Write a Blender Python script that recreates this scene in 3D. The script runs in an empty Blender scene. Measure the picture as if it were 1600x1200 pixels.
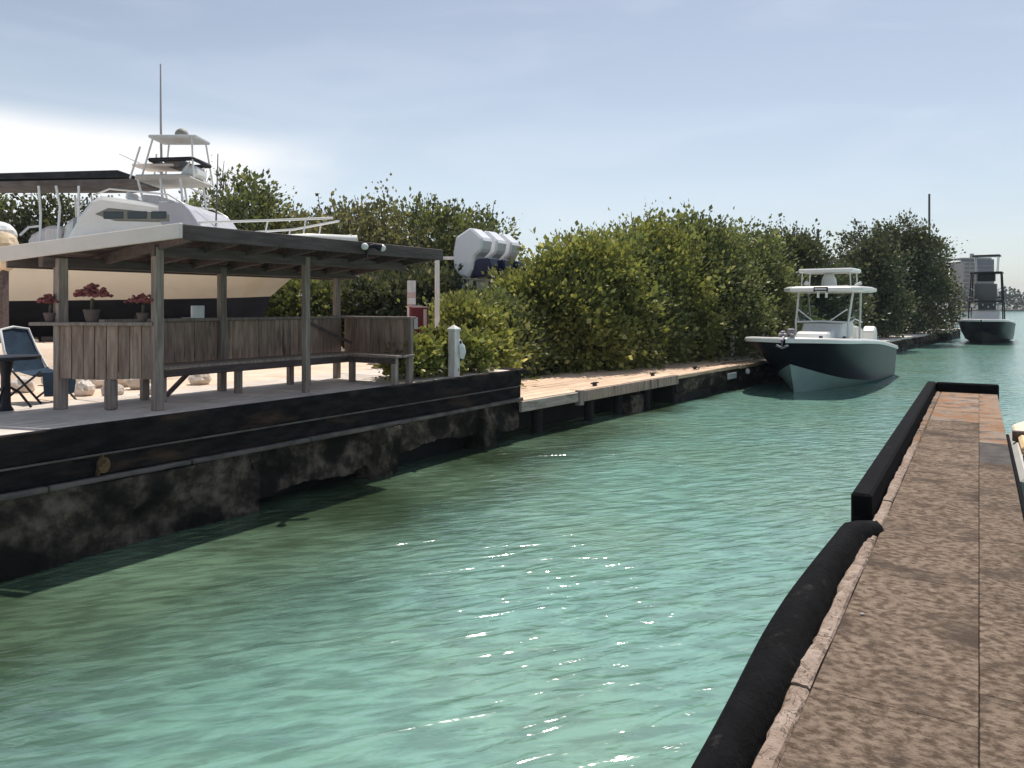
import bpy, math, random
import numpy as np
from mathutils import Vector, Matrix
R = math.radians
scene = bpy.context.scene
COL = scene.collection
random.seed(7)

# ------------------------------------------------------------------ camera
H = 2.55                      # eye height above the water (standing on the pier)
cam_d = bpy.data.cameras.new("camera"); cam = bpy.data.objects.new("camera", cam_d); COL.objects.link(cam)
cam.location = (0, 0, H); cam.rotation_euler = (R(90), 0, 0)
cam_d.sensor_width = 36; cam_d.lens = 27.0
cam_d.shift_y = -122/1600
cam_d.clip_start = 0.05; cam_d.clip_end = 6000
scene.camera = cam

# ------------------------------------------------------------------ sky, sun, exposure
SUN_EL, SUN_AZ = R(62), R(21)          # azimuth: clockwise from +Y
W = bpy.data.worlds.new("World"); scene.world = W; W.use_nodes = True
nt = W.node_tree; nt.nodes.clear()
def N(t, nt=nt, **kw):
    n = nt.nodes.new(t)
    for k, v in kw.items(): setattr(n, k, v)
    return n
out = N('ShaderNodeOutputWorld'); bg = N('ShaderNodeBackground'); bg.inputs[1].default_value = 0.15
sky = N('ShaderNodeTexSky'); sky.sky_type = 'NISHITA'; sky.sun_disc = False
sky.sun_elevation = SUN_EL; sky.sun_rotation = SUN_AZ
sky.air_density = 1.0; sky.dust_density = 0.6; sky.ozone_density = 1.6
L = nt.links.new
tc = N('ShaderNodeTexCoord'); sp = N('ShaderNodeSeparateXYZ'); L(tc.outputs['Generated'], sp.inputs[0])
def MATH(op, a, b=None, c=None, clamp=False, nt=nt):
    n = nt.nodes.new('ShaderNodeMath'); n.operation = op; n.use_clamp = clamp
    for i, v in enumerate((a, b, c)):
        if v is None: continue
        if isinstance(v, (int, float)): n.inputs[i].default_value = v
        else: nt.links.new(v, n.inputs[i])
    return n.outputs[0]
az = MATH('ARCTAN2', sp.outputs[0], sp.outputs[1]); el = MATH('ARCSINE', sp.outputs[2])
nz = N('ShaderNodeTexNoise'); nz.inputs['Scale'].default_value = 5.0; nz.inputs['Detail'].default_value = 5
mp = N('ShaderNodeMapping'); mp.inputs['Scale'].default_value = (1, 1, 3.5); L(tc.outputs['Generated'], mp.inputs[0]); L(mp.outputs[0], nz.inputs[0])
nn = MATH('SUBTRACT', nz.outputs[0], 0.5)
# a bank of white cloud low in the west, top edge falling towards the north
def SMOOTH(v, a, b):
    n = N('ShaderNodeMapRange'); n.interpolation_type = 'SMOOTHSTEP'
    n.inputs['From Min'].default_value = a; n.inputs['From Max'].default_value = b
    L(v, n.inputs['Value']); return n.outputs[0]
top = MATH('ADD', MATH('MULTIPLY_ADD', az, -0.028, 0.196), MATH('MULTIPLY', nn, 0.02))
m1 = SMOOTH(MATH('SUBTRACT', top, el), -0.018, 0.030)
m2 = SMOOTH(MATH('MULTIPLY_ADD', nn, 0.20, MATH('MULTIPLY_ADD', el, -0.9, az)), -0.36, -0.56)
m3 = SMOOTH(az, -1.9, -1.2)
m4 = SMOOTH(MATH('MULTIPLY_ADD', nn, 0.05, el), 0.09, 0.19)
cm = MATH('MULTIPLY', MATH('MULTIPLY', m1, m2), MATH('MULTIPLY', m3, MATH('MULTIPLY_ADD', m4, 0.55, 0.40)))
# thin haze veil near the horizon, stronger in the west
hz = MATH('MULTIPLY', SMOOTH(el, 0.36, 0.0), MATH('MULTIPLY_ADD', SMOOTH(az, 0.5, -0.45), 0.50, 0.05))
hs = N('ShaderNodeHueSaturation'); hs.inputs['Saturation'].default_value = 0.64; hs.inputs['Value'].default_value = 0.43
L(sky.outputs[0], hs.inputs['Color'])
mx = N('ShaderNodeMix', data_type='RGBA'); L(hz, mx.inputs[0]); L(hs.outputs[0], mx.inputs[6]); mx.inputs[7].default_value = (3.35, 3.85, 4.2, 1)
mx2 = N('ShaderNodeMix', data_type='RGBA'); L(cm, mx2.inputs[0]); L(mx.outputs[2], mx2.inputs[6]); mx2.inputs[7].default_value = (4.45, 4.35, 4.25, 1)
# faint high cirrus, thin streaks over the whole sky
n2 = N('ShaderNodeTexNoise'); n2.inputs['Scale'].default_value = 3.2; n2.inputs['Detail'].default_value = 7; n2.inputs['Distortion'].default_value = .8
mp2 = N('ShaderNodeMapping'); mp2.inputs['Scale'].default_value = (1, 1.6, 5); mp2.inputs['Rotation'].default_value = (0, R(8), 0); L(tc.outputs['Generated'], mp2.inputs[0]); L(mp2.outputs[0], n2.inputs[0])
mx3 = N('ShaderNodeMix', data_type='RGBA'); L(MATH('MULTIPLY', SMOOTH(n2.outputs[0], .42, .72), .08), mx3.inputs[0]); L(mx2.outputs[2], mx3.inputs[6]); mx3.inputs[7].default_value = (4.4, 4.5, 4.7, 1)
L(mx3.outputs[2], bg.inputs[0]); L(bg.outputs[0], out.inputs[0])

sd = bpy.data.lights.new("sun", 'SUN'); sun = bpy.data.objects.new("sun", sd); COL.objects.link(sun)
sd.energy = 2.7; sd.angle = R(0.6); sd.color = (1, 0.94, 0.86)
sdir = Vector((math.sin(SUN_AZ)*math.cos(SUN_EL), math.cos(SUN_AZ)*math.cos(SUN_EL), math.sin(SUN_EL)))
sun.rotation_euler = sdir.to_track_quat('Z', 'Y').to_euler(); sun.location = (0, 0, 30)
scene.view_settings.view_transform = 'Standard'; scene.view_settings.look = 'None'
scene.view_settings.exposure = 0.84; scene.view_settings.gamma = 1.0
scene.view_settings.use_curve_mapping = False

# ------------------------------------------------------------------ mesh builder
class MB:
    def __init__(s): s.v = []; s.f = []; s.sm = []
    def add(s, vs, fs, smooth=False):
        o = len(s.v); s.v += [tuple(p) for p in vs]
        s.f += [tuple(i+o for i in f) for f in fs]; s.sm += [smooth]*len(fs); return s
    def hexa(s, p):          # 8 points: bottom 4 ccw, top 4 ccw
        return s.add(p, [(3,2,1,0),(4,5,6,7),(0,1,5,4),(1,2,6,5),(2,3,7,6),(3,0,4,7)])
    def box(s, x0, x1, y0, y1, z0, z1):
        return s.hexa([(x0,y0,z0),(x1,y0,z0),(x1,y1,z0),(x0,y1,z0),(x0,y0,z1),(x1,y0,z1),(x1,y1,z1),(x0,y1,z1)])
    def beam(s, a, b, w, h, up=(0,0,1)):   # rectangular bar from a to b
        a = Vector(a); b = Vector(b); d = (b-a).normalized(); u = Vector(up)
        if abs(d.dot(u)) > .98: u = Vector((1,0,0))
        x = d.cross(u).normalized()*(w/2); y = x.cross(d).normalized()*(h/2)
        q = [a-x-y, b-x-y, b+x-y, a+x-y, a-x+y, b-x+y, b+x+y, a+x+y]
        return s.hexa(q)
    def prism(s, poly, z0, z1):
        n = len(poly); z0 = [z0]*n if not isinstance(z0, (list,tuple)) else z0; z1 = [z1]*n if not isinstance(z1,(list,tuple)) else z1
        vs = [(p[0],p[1],z0[i]) for i,p in enumerate(poly)] + [(p[0],p[1],z1[i]) for i,p in enumerate(poly)]
        fs = [tuple(range(n-1,-1,-1)), tuple(range(n,2*n))] + [(i,(i+1)%n,n+(i+1)%n,n+i) for i in range(n)]
        return s.add(vs, fs)
    def extr(s, poly, axis, a0, a1):       # polygon in the two other axes, extruded along axis
        def P(p, t):
            return {'x':(t,p[0],p[1]), 'y':(p[0],t,p[1]), 'z':(p[0],p[1],t)}[axis]
        n = len(poly); vs = [P(p,a0) for p in poly]+[P(p,a1) for p in poly]
        return s.add(vs, [tuple(range(n-1,-1,-1)), tuple(range(n,2*n))]+[(i,(i+1)%n,n+(i+1)%n,n+i) for i in range(n)])
    def tube(s, pts, r, n=8, caps=True, smooth=True):
        pts = [Vector(p) for p in pts]; k = len(pts); rs = [r]*k if isinstance(r,(int,float)) else list(r)
        vs = []; ref = Vector((0,0,1))
        for i,p in enumerate(pts):
            d = (pts[min(i+1,k-1)]-pts[max(i-1,0)]).normalized()
            if abs(d.dot(ref)) > .95: ref = Vector((1,0,0)) if abs(d.x) < .9 else Vector((0,1,0))
            x = d.cross(ref).normalized(); y = d.cross(x)
            for j in range(n):
                t = 2*math.pi*j/n; vs.append(p + (x*math.cos(t)+y*math.sin(t))*rs[i])
        fs = [(i*n+j, i*n+(j+1)%n, (i+1)*n+(j+1)%n, (i+1)*n+j) for i in range(k-1) for j in range(n)]
        s.add(vs, fs, smooth)
        if caps: s.add(vs[:n], [tuple(range(n))]); s.add(vs[-n:], [tuple(range(n-1,-1,-1))])
        return s
    def lathe(s, prof, c=(0,0,0), n=14, smooth=True):
        vs = [(c[0]+r*math.cos(2*math.pi*j/n), c[1]+r*math.sin(2*math.pi*j/n), c[2]+z) for r,z in prof for j in range(n)]
        k = len(prof)
        s.add(vs, [(i*n+j, i*n+(j+1)%n, (i+1)*n+(j+1)%n, (i+1)*n+j) for i in range(k-1) for j in range(n)], smooth)
        s.add(vs[:n], [tuple(range(n-1,-1,-1))]); s.add(vs[-n:], [tuple(range(n))]); return s
    def ball(s, c, rx, ry=None, rz=None, nu=12, nv=8, jit=0, rng=random):
        ry = ry or rx; rz = rz or rx; vs = []; fs = []
        for i in range(nv+1):
            t = math.pi*i/nv
            for j in range(nu):
                p = 2*math.pi*j/nu; k = 1+jit*(rng.random()-.5)
                vs.append((c[0]+rx*k*math.sin(t)*math.cos(p), c[1]+ry*k*math.sin(t)*math.sin(p), c[2]+rz*k*math.cos(t)))
        for i in range(nv):
            for j in range(nu): fs.append((i*nu+j, (i+1)*nu+j, (i+1)*nu+(j+1)%nu, i*nu+(j+1)%nu))
        return s.add(vs, fs, jit == 0)
    def grid(s, rows, smooth=True, flip=False):
        n = len(rows[0]); vs = [p for r in rows for p in r]
        fs = [(i*n+j, i*n+j+1, (i+1)*n+j+1, (i+1)*n+j) for i in range(len(rows)-1) for j in range(n-1)]
        if flip: fs = [f[::-1] for f in fs]
        return s.add(vs, fs, smooth)
    def mesh(s, name, m, org=(0,0,0), bevel=0):
        me = bpy.data.meshes.new(name)
        me.from_pydata([(x-org[0], y-org[1], z-org[2]) for x,y,z in s.v], [], s.f)
        me.polygons.foreach_set('use_smooth', s.sm); me.materials.append(m); me.update(); return me
ORG = {}
def part(name, mb, m, parent, bevel=0, label=None, kind=None):
    """one mesh object under its thing (or part); coordinates of mb are in the thing's own frame"""
    root = parent
    while root.parent: root = root.parent
    o = bpy.data.objects.new(name, mb.mesh(name, m, ORG.get(root.name, (0,0,0)))); COL.objects.link(o); o.parent = parent
    if bevel:
        b = o.modifiers.new('bevel', 'BEVEL'); b.width = bevel; b.segments = 1; b.limit_method = 'ANGLE'
    if label: o['label'] = label
    if kind: o['kind'] = kind
    return o
def thing(name, label, cat, loc=(0,0,0), rz=0, org=(0,0,0), group=None):
    """Empty at the thing's base; org = where that base lies in the frame the parts are written in"""
    o = bpy.data.objects.new(name, None); COL.objects.link(o); o.empty_display_size = .2
    o.location = loc; o.rotation_euler = (0,0,rz); ORG[o.name] = org
    o['label'] = label; o['category'] = cat
    if group: o['group'] = group
    return o
def solo(name, mb, m, label, cat, loc=(0,0,0), rz=0, group=None, bevel=0, org=(0,0,0)):
    o = bpy.data.objects.new(name, mb.mesh(name, m, org)); COL.objects.link(o); o.location = loc; o.rotation_euler = (0,0,rz)
    o['label'] = label; o['category'] = cat
    if group: o['group'] = group
    if bevel:
        b = o.modifiers.new('bevel', 'BEVEL'); b.width = bevel; b.segments = 1; b.limit_method = 'ANGLE'
    return o
def structure(name, mb, m, loc=(0,0,0), rz=0, label=None, kind='structure'):
    o = bpy.data.objects.new(name, mb.mesh(name, m)); COL.objects.link(o); o.location = loc; o.rotation_euler = (0,0,rz)
    o['kind'] = kind
    if label: o['label'] = label
    return o
def copy_tree(o, parent=None):
    c = o.copy(); COL.objects.link(c); c.parent = parent; ORG[c.name] = ORG.get(o.name, (0,0,0))
    for ch in list(o.children): copy_tree(ch, c)
    return c

# ------------------------------------------------------------------ materials
def lin(r, g, b):
    f = lambda c: (c/255/12.92 if c/255 <= .04045 else ((c/255+.055)/1.055)**2.4)
    return (f(r), f(g), f(b), 1)
def C4(c): return tuple(c)+(1,) if len(c) == 3 else c
def mat(name, c1, c2=None, scale=4, detail=5, rough=.7, stretch=(1,1,1), bump=0, bscale=20, metallic=0, spread=(.35,.65),
        c3=None, s3=1.2, spread3=(.5,.7), rnd=0, spec=.4, coat=0, crack=0, coords='Object'):
    m = bpy.data.materials.new(name); m.use_nodes = True; t = m.node_tree; p = t.nodes['Principled BSDF']
    c1 = C4(c1); p.inputs['Roughness'].default_value = rough; p.inputs['Metallic'].default_value = metallic
    p.inputs['Specular IOR Level'].default_value = spec; p.inputs['Coat Weight'].default_value = coat
    p.inputs['Base Color'].default_value = c1
    l = t.links.new
    tcn = t.nodes.new('ShaderNodeTexCoord'); mpn = t.nodes.new('ShaderNodeMapping'); mpn.inputs['Scale'].default_value = stretch
    l(tcn.outputs[coords], mpn.inputs[0])
    oi = t.nodes.new('ShaderNodeObjectInfo')
    va = t.nodes.new('ShaderNodeVectorMath'); va.operation = 'ADD'; l(mpn.outputs[0], va.inputs[0])
    sc = t.nodes.new('ShaderNodeVectorMath'); sc.operation = 'SCALE'; sc.inputs[0].default_value = (37, 91, 53); l(oi.outputs['Random'], sc.inputs['Scale'])
    l(sc.outputs[0], va.inputs[1]); vec = va.outputs[0]
    col = None
    def noise(s, d):
        n = t.nodes.new('ShaderNodeTexNoise'); n.inputs['Scale'].default_value = s; n.inputs['Detail'].default_value = d
        n.inputs['Roughness'].default_value = .62; l(vec, n.inputs['Vector']); return n.outputs['Fac']
    def mr(v, a, b):
        n = t.nodes.new('ShaderNodeMapRange'); n.interpolation_type = 'SMOOTHSTEP'; n.inputs['From Min'].default_value = a; n.inputs['From Max'].default_value = b
        l(v, n.inputs['Value']); return n.outputs[0]
    def mix(f, a, b):
        n = t.nodes.new('ShaderNodeMix'); n.data_type = 'RGBA'; l(f, n.inputs[0])
        for i, v in ((6, a), (7, b)):
            if isinstance(v, tuple): n.inputs[i].default_value = v
            else: l(v, n.inputs[i])
        return n.outputs[2]
    if c2: col = mix(mr(noise(scale, detail), *spread), c1, C4(c2))
    if c3: col = mix(mr(noise(s3, 4), *spread3), col if col else c1, C4(c3))
    if crack:
        v = t.nodes.new('ShaderNodeTexVoronoi'); v.feature = 'DISTANCE_TO_EDGE'; v.inputs['Scale'].default_value = crack
        nv = t.nodes.new('ShaderNodeTexNoise'); nv.inputs['Scale'].default_value = crack*1.7; l(vec, nv.inputs['Vector'])
        vm = t.nodes.new('ShaderNodeMix'); vm.data_type = 'RGBA'; vm.inputs[0].default_value = .25; l(vec, vm.inputs[6]); l(nv.outputs['Color'], vm.inputs[7])
        l(vm.outputs[2], v.inputs['Vector'])
        col = mix(mr(v.outputs['Distance'], .03, .0), col if col else c1, tuple(x*.35 for x in c1[:3])+(1,))
    if rnd:
        hsn = t.nodes.new('ShaderNodeHueSaturation')
        f = t.nodes.new('ShaderNodeMapRange'); f.inputs['To Min'].default_value = 1-rnd; f.inputs['To Max'].default_value = 1+rnd
        l(oi.outputs['Random'], f.inputs['Value']); l(f.outputs[0], hsn.inputs['Value'])
        if col is None: hsn.inputs['Color'].default_value = c1
        else: l(col, hsn.inputs['Color'])
        col = hsn.outputs[0]
    if col is not None: l(col, p.inputs['Base Color'])
    if bump:
        bn = t.nodes.new('ShaderNodeBump'); bn.inputs['Strength'].default_value = bump; bn.inputs['Distance'].default_value = .02
        l(noise(bscale, 6), bn.inputs['Height']); l(bn.outputs[0], p.inputs['Normal'])
    return m
def leafmat(name, c1, c2, c3=None, trans=.35):
    m = bpy.data.materials.new(name); m.use_nodes = True; t = m.node_tree; l = t.links.new
    p = t.nodes['Principled BSDF']; p.inputs['Roughness'].default_value = .5; p.inputs['Specular IOR Level'].default_value = .3
    g = t.nodes.new('ShaderNodeNewGeometry'); r = t.nodes.new('ShaderNodeValToRGB'); l(g.outputs['Random Per Island'], r.inputs[0])
    r.color_ramp.elements[0].color = C4(c1); r.color_ramp.elements[1].color = C4(c2)
    if c3: e = r.color_ramp.elements.new(.93); e.color = C4(c2); r.color_ramp.elements[2].color = C4(c3)
    tcn = t.nodes.new('ShaderNodeTexCoord'); n = t.nodes.new('ShaderNodeTexNoise'); n.inputs['Scale'].default_value = 1.5; n.inputs['Detail'].default_value = 4
    l(tcn.outputs['Object'], n.inputs['Vector'])
    h = t.nodes.new('ShaderNodeHueSaturation'); f = t.nodes.new('ShaderNodeMapRange'); f.inputs['From Min'].default_value = .3; f.inputs['From Max'].default_value = .7
    f.inputs['To Min'].default_value = .55; f.inputs['To Max'].default_value = 1.5; l(n.outputs[0], f.inputs['Value']); l(f.outputs[0], h.inputs['Value'])
    l(r.outputs[0], h.inputs['Color']); l(h.outputs[0], p.inputs['Base Color'])
    tr = t.nodes.new('ShaderNodeBsdfTranslucent'); b = t.nodes.new('ShaderNodeMix'); b.data_type = 'RGBA'; b.blend_type = 'MULTIPLY'; b.inputs[0].default_value = 1
    l(h.outputs[0], b.inputs[6]); b.inputs[7].default_value = (1.4, 1.35, .75, 1); l(b.outputs[2], tr.inputs[0])
    mxs = t.nodes.new('ShaderNodeMixShader'); mxs.inputs[0].default_value = trans; l(p.outputs[0], mxs.inputs[1]); l(tr.outputs[0], mxs.inputs[2])
    l(mxs.outputs[0], t.nodes['Material Output'].inputs[0]); return m

MT = dict(
 sand = mat('sand', (.66,.50,.37), (.74,.60,.47), 1.5, rough=.95, bump=.5, bscale=9, c3=(.50,.38,.28), s3=.7),
 soil = mat('soil', (.20,.16,.11), (.12,.10,.07), 2, rough=.95, bump=.5, bscale=12),
 deck = mat('deck_concrete', (.58,.51,.45), (.68,.61,.54), 3, rough=.9, bump=.15, bscale=30, c3=(.47,.42,.37), s3=.8, rnd=.04),
 black = mat('black_timber', (.014,.013,.014), (.030,.026,.026), 5, stretch=(.6,2,2), rough=.95, spec=.08, bump=.8, bscale=14, c3=(.085,.055,.040), s3=1.9, spread3=(.52,.74)),
 ledge = mat('worn_ledge', (.10,.09,.08), (.20,.17,.15), 2.5, rough=.85, stretch=(1,1,2), bump=.4, bscale=25),
 oldwall = mat('crumbling_concrete', (.050,.040,.032), (.20,.160,.125), 5, detail=10, rough=.97, spec=.15, bump=1.0, bscale=22, c3=(.022,.019,.016), s3=1.3, spread3=(.42,.60), spread=(.38,.68)),
 void = mat('dark_concrete', (.012,.013,.012), (.022,.022,.02), 2, rough=.8),  # near-black concrete for the cores and piles behind the faces
 rust = mat('rust', (.22,.13,.06), (.07,.04,.025), 14, rough=.9, bump=.5, bscale=40),
 wood = mat('grey_timber', (.22,.175,.15), (.36,.30,.26), 5, stretch=(6,6,.5), rough=.85, bump=.35, bscale=14, rnd=.18),
 board = mat('weathered_board', (.26,.18,.14), (.42,.31,.245), 4, stretch=(5,5,.6), rough=.85, bump=.4, bscale=14, rnd=.22, c3=(.09,.066,.055), s3=1.5, spread3=(.56,.75)),
 dkwood = mat('dark_timber', (.095,.070,.066), (.15,.115,.108), 4, stretch=(.7,5,5), rough=.8, bump=.35, bscale=14, rnd=.15),
 palewood = mat('pale_edge_timber', (.40,.34,.28), (.54,.47,.40), 4, stretch=(.6,5,5), rough=.9, bump=.4, bscale=12, c3=(.22,.17,.13), s3=2.5, spread3=(.55,.72)),
 plank = mat('sunbleached_plank', (.62,.43,.29), (.78,.58,.42), 3, stretch=(.5,6,6), rough=.9, bump=.4, bscale=10, rnd=.12, c3=(.48,.33,.22), s3=1.0),
 paleband = mat('pale_paint', (.88,.78,.72), (.82,.72,.66), 3, rough=.6, bump=.1),
 white = mat('white_gelcoat', (.80,.79,.76), (.74,.73,.69), 2.5, rough=.3, spec=.5, coat=.3),
 cream = mat('cream_gelcoat', (.84,.77,.64), (.80,.73,.60), 1.2, rough=.35, coat=.2, c3=(.74,.66,.52), s3=.6),
 navy = mat('navy_gelcoat', (.005,.007,.014), (.007,.009,.018), 2, rough=.35, spec=.12, coat=.0),
 bottom = mat('bounce_tinted_bottom', (.34,.44,.42), (.28,.38,.36), 2, rough=.45),  # white hull bottom with aqua light off the water mixed into its colour
 antifoul = mat('black_bottom_paint', (.010,.012,.020), (.02,.022,.03), 2, rough=.8),
 alu = mat('aluminium_tube', (.72,.72,.70), rough=.35, metallic=.6),
 whitetube = mat('white_tube', (.74,.74,.72), rough=.4),
 glass = mat('tinted_acrylic', (.02,.03,.035), rough=.08, spec=.6),
 dkmetal = mat('dark_metal', (.02,.02,.025), rough=.5, metallic=.3),
 canvas = mat('black_canvas', (.012,.013,.018), (.03,.03,.036), 3, rough=.85),
 paint = mat('white_paint', (.85,.78,.75), (.70,.62,.59), 4, rough=.6, bump=.2, stretch=(3,3,.7)),
 motor = mat('white_cowling', (.86,.86,.87), (.82,.82,.84), 2, rough=.25, coat=.4),
 motorblue = mat('blue_black_midsection', (.012,.018,.055), (.02,.025,.07), 5, rough=.35),
 red = mat('dark_red_paint', (.20,.012,.020), (.13,.010,.016), 4, rough=.45),
 pinkred = mat('pale_red_stripe', (.62,.40,.36), (.70,.52,.47), 5, rough=.6),
 flower = mat('red_flower', (.34,.11,.10), (.22,.06,.06), 14, rough=.8),
 pot = mat('clay_pot', (.11,.085,.08), (.17,.12,.11), 6, rough=.9),
 rock = mat('limestone', (.55,.48,.42), (.72,.66,.60), 3, rough=.95, bump=.8, bscale=12, rnd=.2, c3=(.25,.21,.19), s3=2.5, spread3=(.58,.7)),
 blue = mat('blue_fabric', (.012,.028,.055), (.02,.048,.085), 7, rough=.95, bump=.3, bscale=60),
 whitefab = mat('white_fabric', (.74,.75,.74), rough=.9),
 tan = mat('tan_canvas', (.60,.44,.26), (.74,.62,.46), 3, rough=.9, bump=.5, bscale=8),
 pier = mat('pier_concrete', (.105,.074,.053), (.285,.215,.160), 24, detail=9, stretch=(1.15,.85,1), rough=.95, spec=.15, bump=1.0, bscale=48, c3=(.085,.062,.048), s3=2.2, spread3=(.45,.70), rnd=.05, spread=(.36,.64)),
 pierrust = mat('rust_stained_concrete', (.27,.125,.05), (.25,.20,.155), 3.2, detail=10, rough=.9, bump=.6, bscale=30, c3=(.11,.085,.068), s3=3.5, spread3=(.5,.62), rnd=.12),
 pierdark = mat('dark_patched_concrete', (.055,.046,.042), (.10,.085,.075), 6, detail=8, rough=.9, bump=.6, bscale=34, rnd=.1),
 lip = mat('cracked_concrete_edge', (.30,.22,.17), (.42,.33,.27), 6, detail=8, rough=.92, bump=1.0, bscale=26, c3=(.27,.20,.15), s3=5, spread3=(.52,.66), crack=7),
 rubber = mat('black_rubber', (.003,.003,.0035), (.006,.006,.007), 8, rough=.9, bump=.6, bscale=30, spec=.10, c3=(.030,.027,.025), s3=9, spread3=(.60,.78)),
 bark = mat('grey_bark', (.16,.13,.10), (.09,.075,.06), 6, stretch=(4,4,1), rough=.95, bump=.5),
 condo = mat('condo_wall', (.27,.245,.21), (.31,.28,.24), .2, rough=.9),
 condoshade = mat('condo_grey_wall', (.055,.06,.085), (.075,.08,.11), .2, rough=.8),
 pole = mat('pole_timber', (.10,.09,.10), (.14,.13,.13), 3, rough=.9),
 rope = mat('rope', (.30,.24,.18), (.18,.14,.11), 30, rough=.95),
 farland = mat('far_shore_soil', (.12,.11,.09), (.2,.18,.15), .05, rough=.95),
 tag = mat('grey_white_plate', (.50,.52,.54), (.62,.63,.64), 5, rough=.5),
 yellow = mat('straw_vinyl', (.72,.52,.28), (.80,.62,.38), 4, rough=.6),
)
cl_ = bpy.data.materials.new('clear_acrylic'); cl_.use_nodes = True; _t = cl_.node_tree
_tr = _t.nodes.new('ShaderNodeBsdfTransparent'); _tr.inputs[0].default_value = (.72,.78,.78,1)
_gl = _t.nodes['Principled BSDF']; _gl.inputs['Base Color'].default_value = (.02,.03,.035,1); _gl.inputs['Roughness'].default_value = .08
_mx = _t.nodes.new('ShaderNodeMixShader'); _mx.inputs[0].default_value = .18
_t.links.new(_tr.outputs[0], _mx.inputs[1]); _t.links.new(_gl.outputs[0], _mx.inputs[2]); _t.links.new(_mx.outputs[0], _t.nodes['Material Output'].inputs[0])
MT['clear'] = cl_
LEAF = dict(
 bright = leafmat('bright_leaf', (.125,.15,.05), (.275,.28,.095), (.48,.45,.24), .34),
 mid = leafmat('mid_leaf', (.09,.115,.052), (.20,.22,.095), (.38,.36,.21), .30),
 dark = leafmat('dark_leaf', (.050,.064,.040), (.115,.125,.07), (.30,.27,.21), .26),
 olive = leafmat('olive_leaf', (.105,.11,.065), (.22,.215,.115), (.34,.30,.20), .32),
 far = leafmat('far_leaf', (.022,.035,.025), (.05,.065,.045), None, .2),
)

# ------------------------------------------------------------------ frames
A_D = math.atan2(.8375, .5464)                          # left dock: local x along its edge, local y landward
D_ORG = (-.8375*7.9, .5464*7.9)
def D(u, v, z=0): return (D_ORG[0]+.5464*u-.8375*v, D_ORG[1]+.8375*u+.5464*v, z)
W_ANG = R(90-37.3); WX = (math.cos(W_ANG), math.sin(W_ANG))   # walkway beyond the dock
W0 = D(12.4, 0)
def WK(a, m, z=0): return (W0[0]+WX[0]*a-WX[1]*m, W0[1]+WX[1]*a+WX[0]*m, z)
P_ANG = math.atan2(.8544, .5196)                        # pier under the camera: local x along it, local y to the left
def PX(px, py, Y): return ((px-800)/1200*Y, Y, H+(478-py)/1200*Y)
def P2(px, Y): return ((px-800)/1200*Y, Y)

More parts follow.
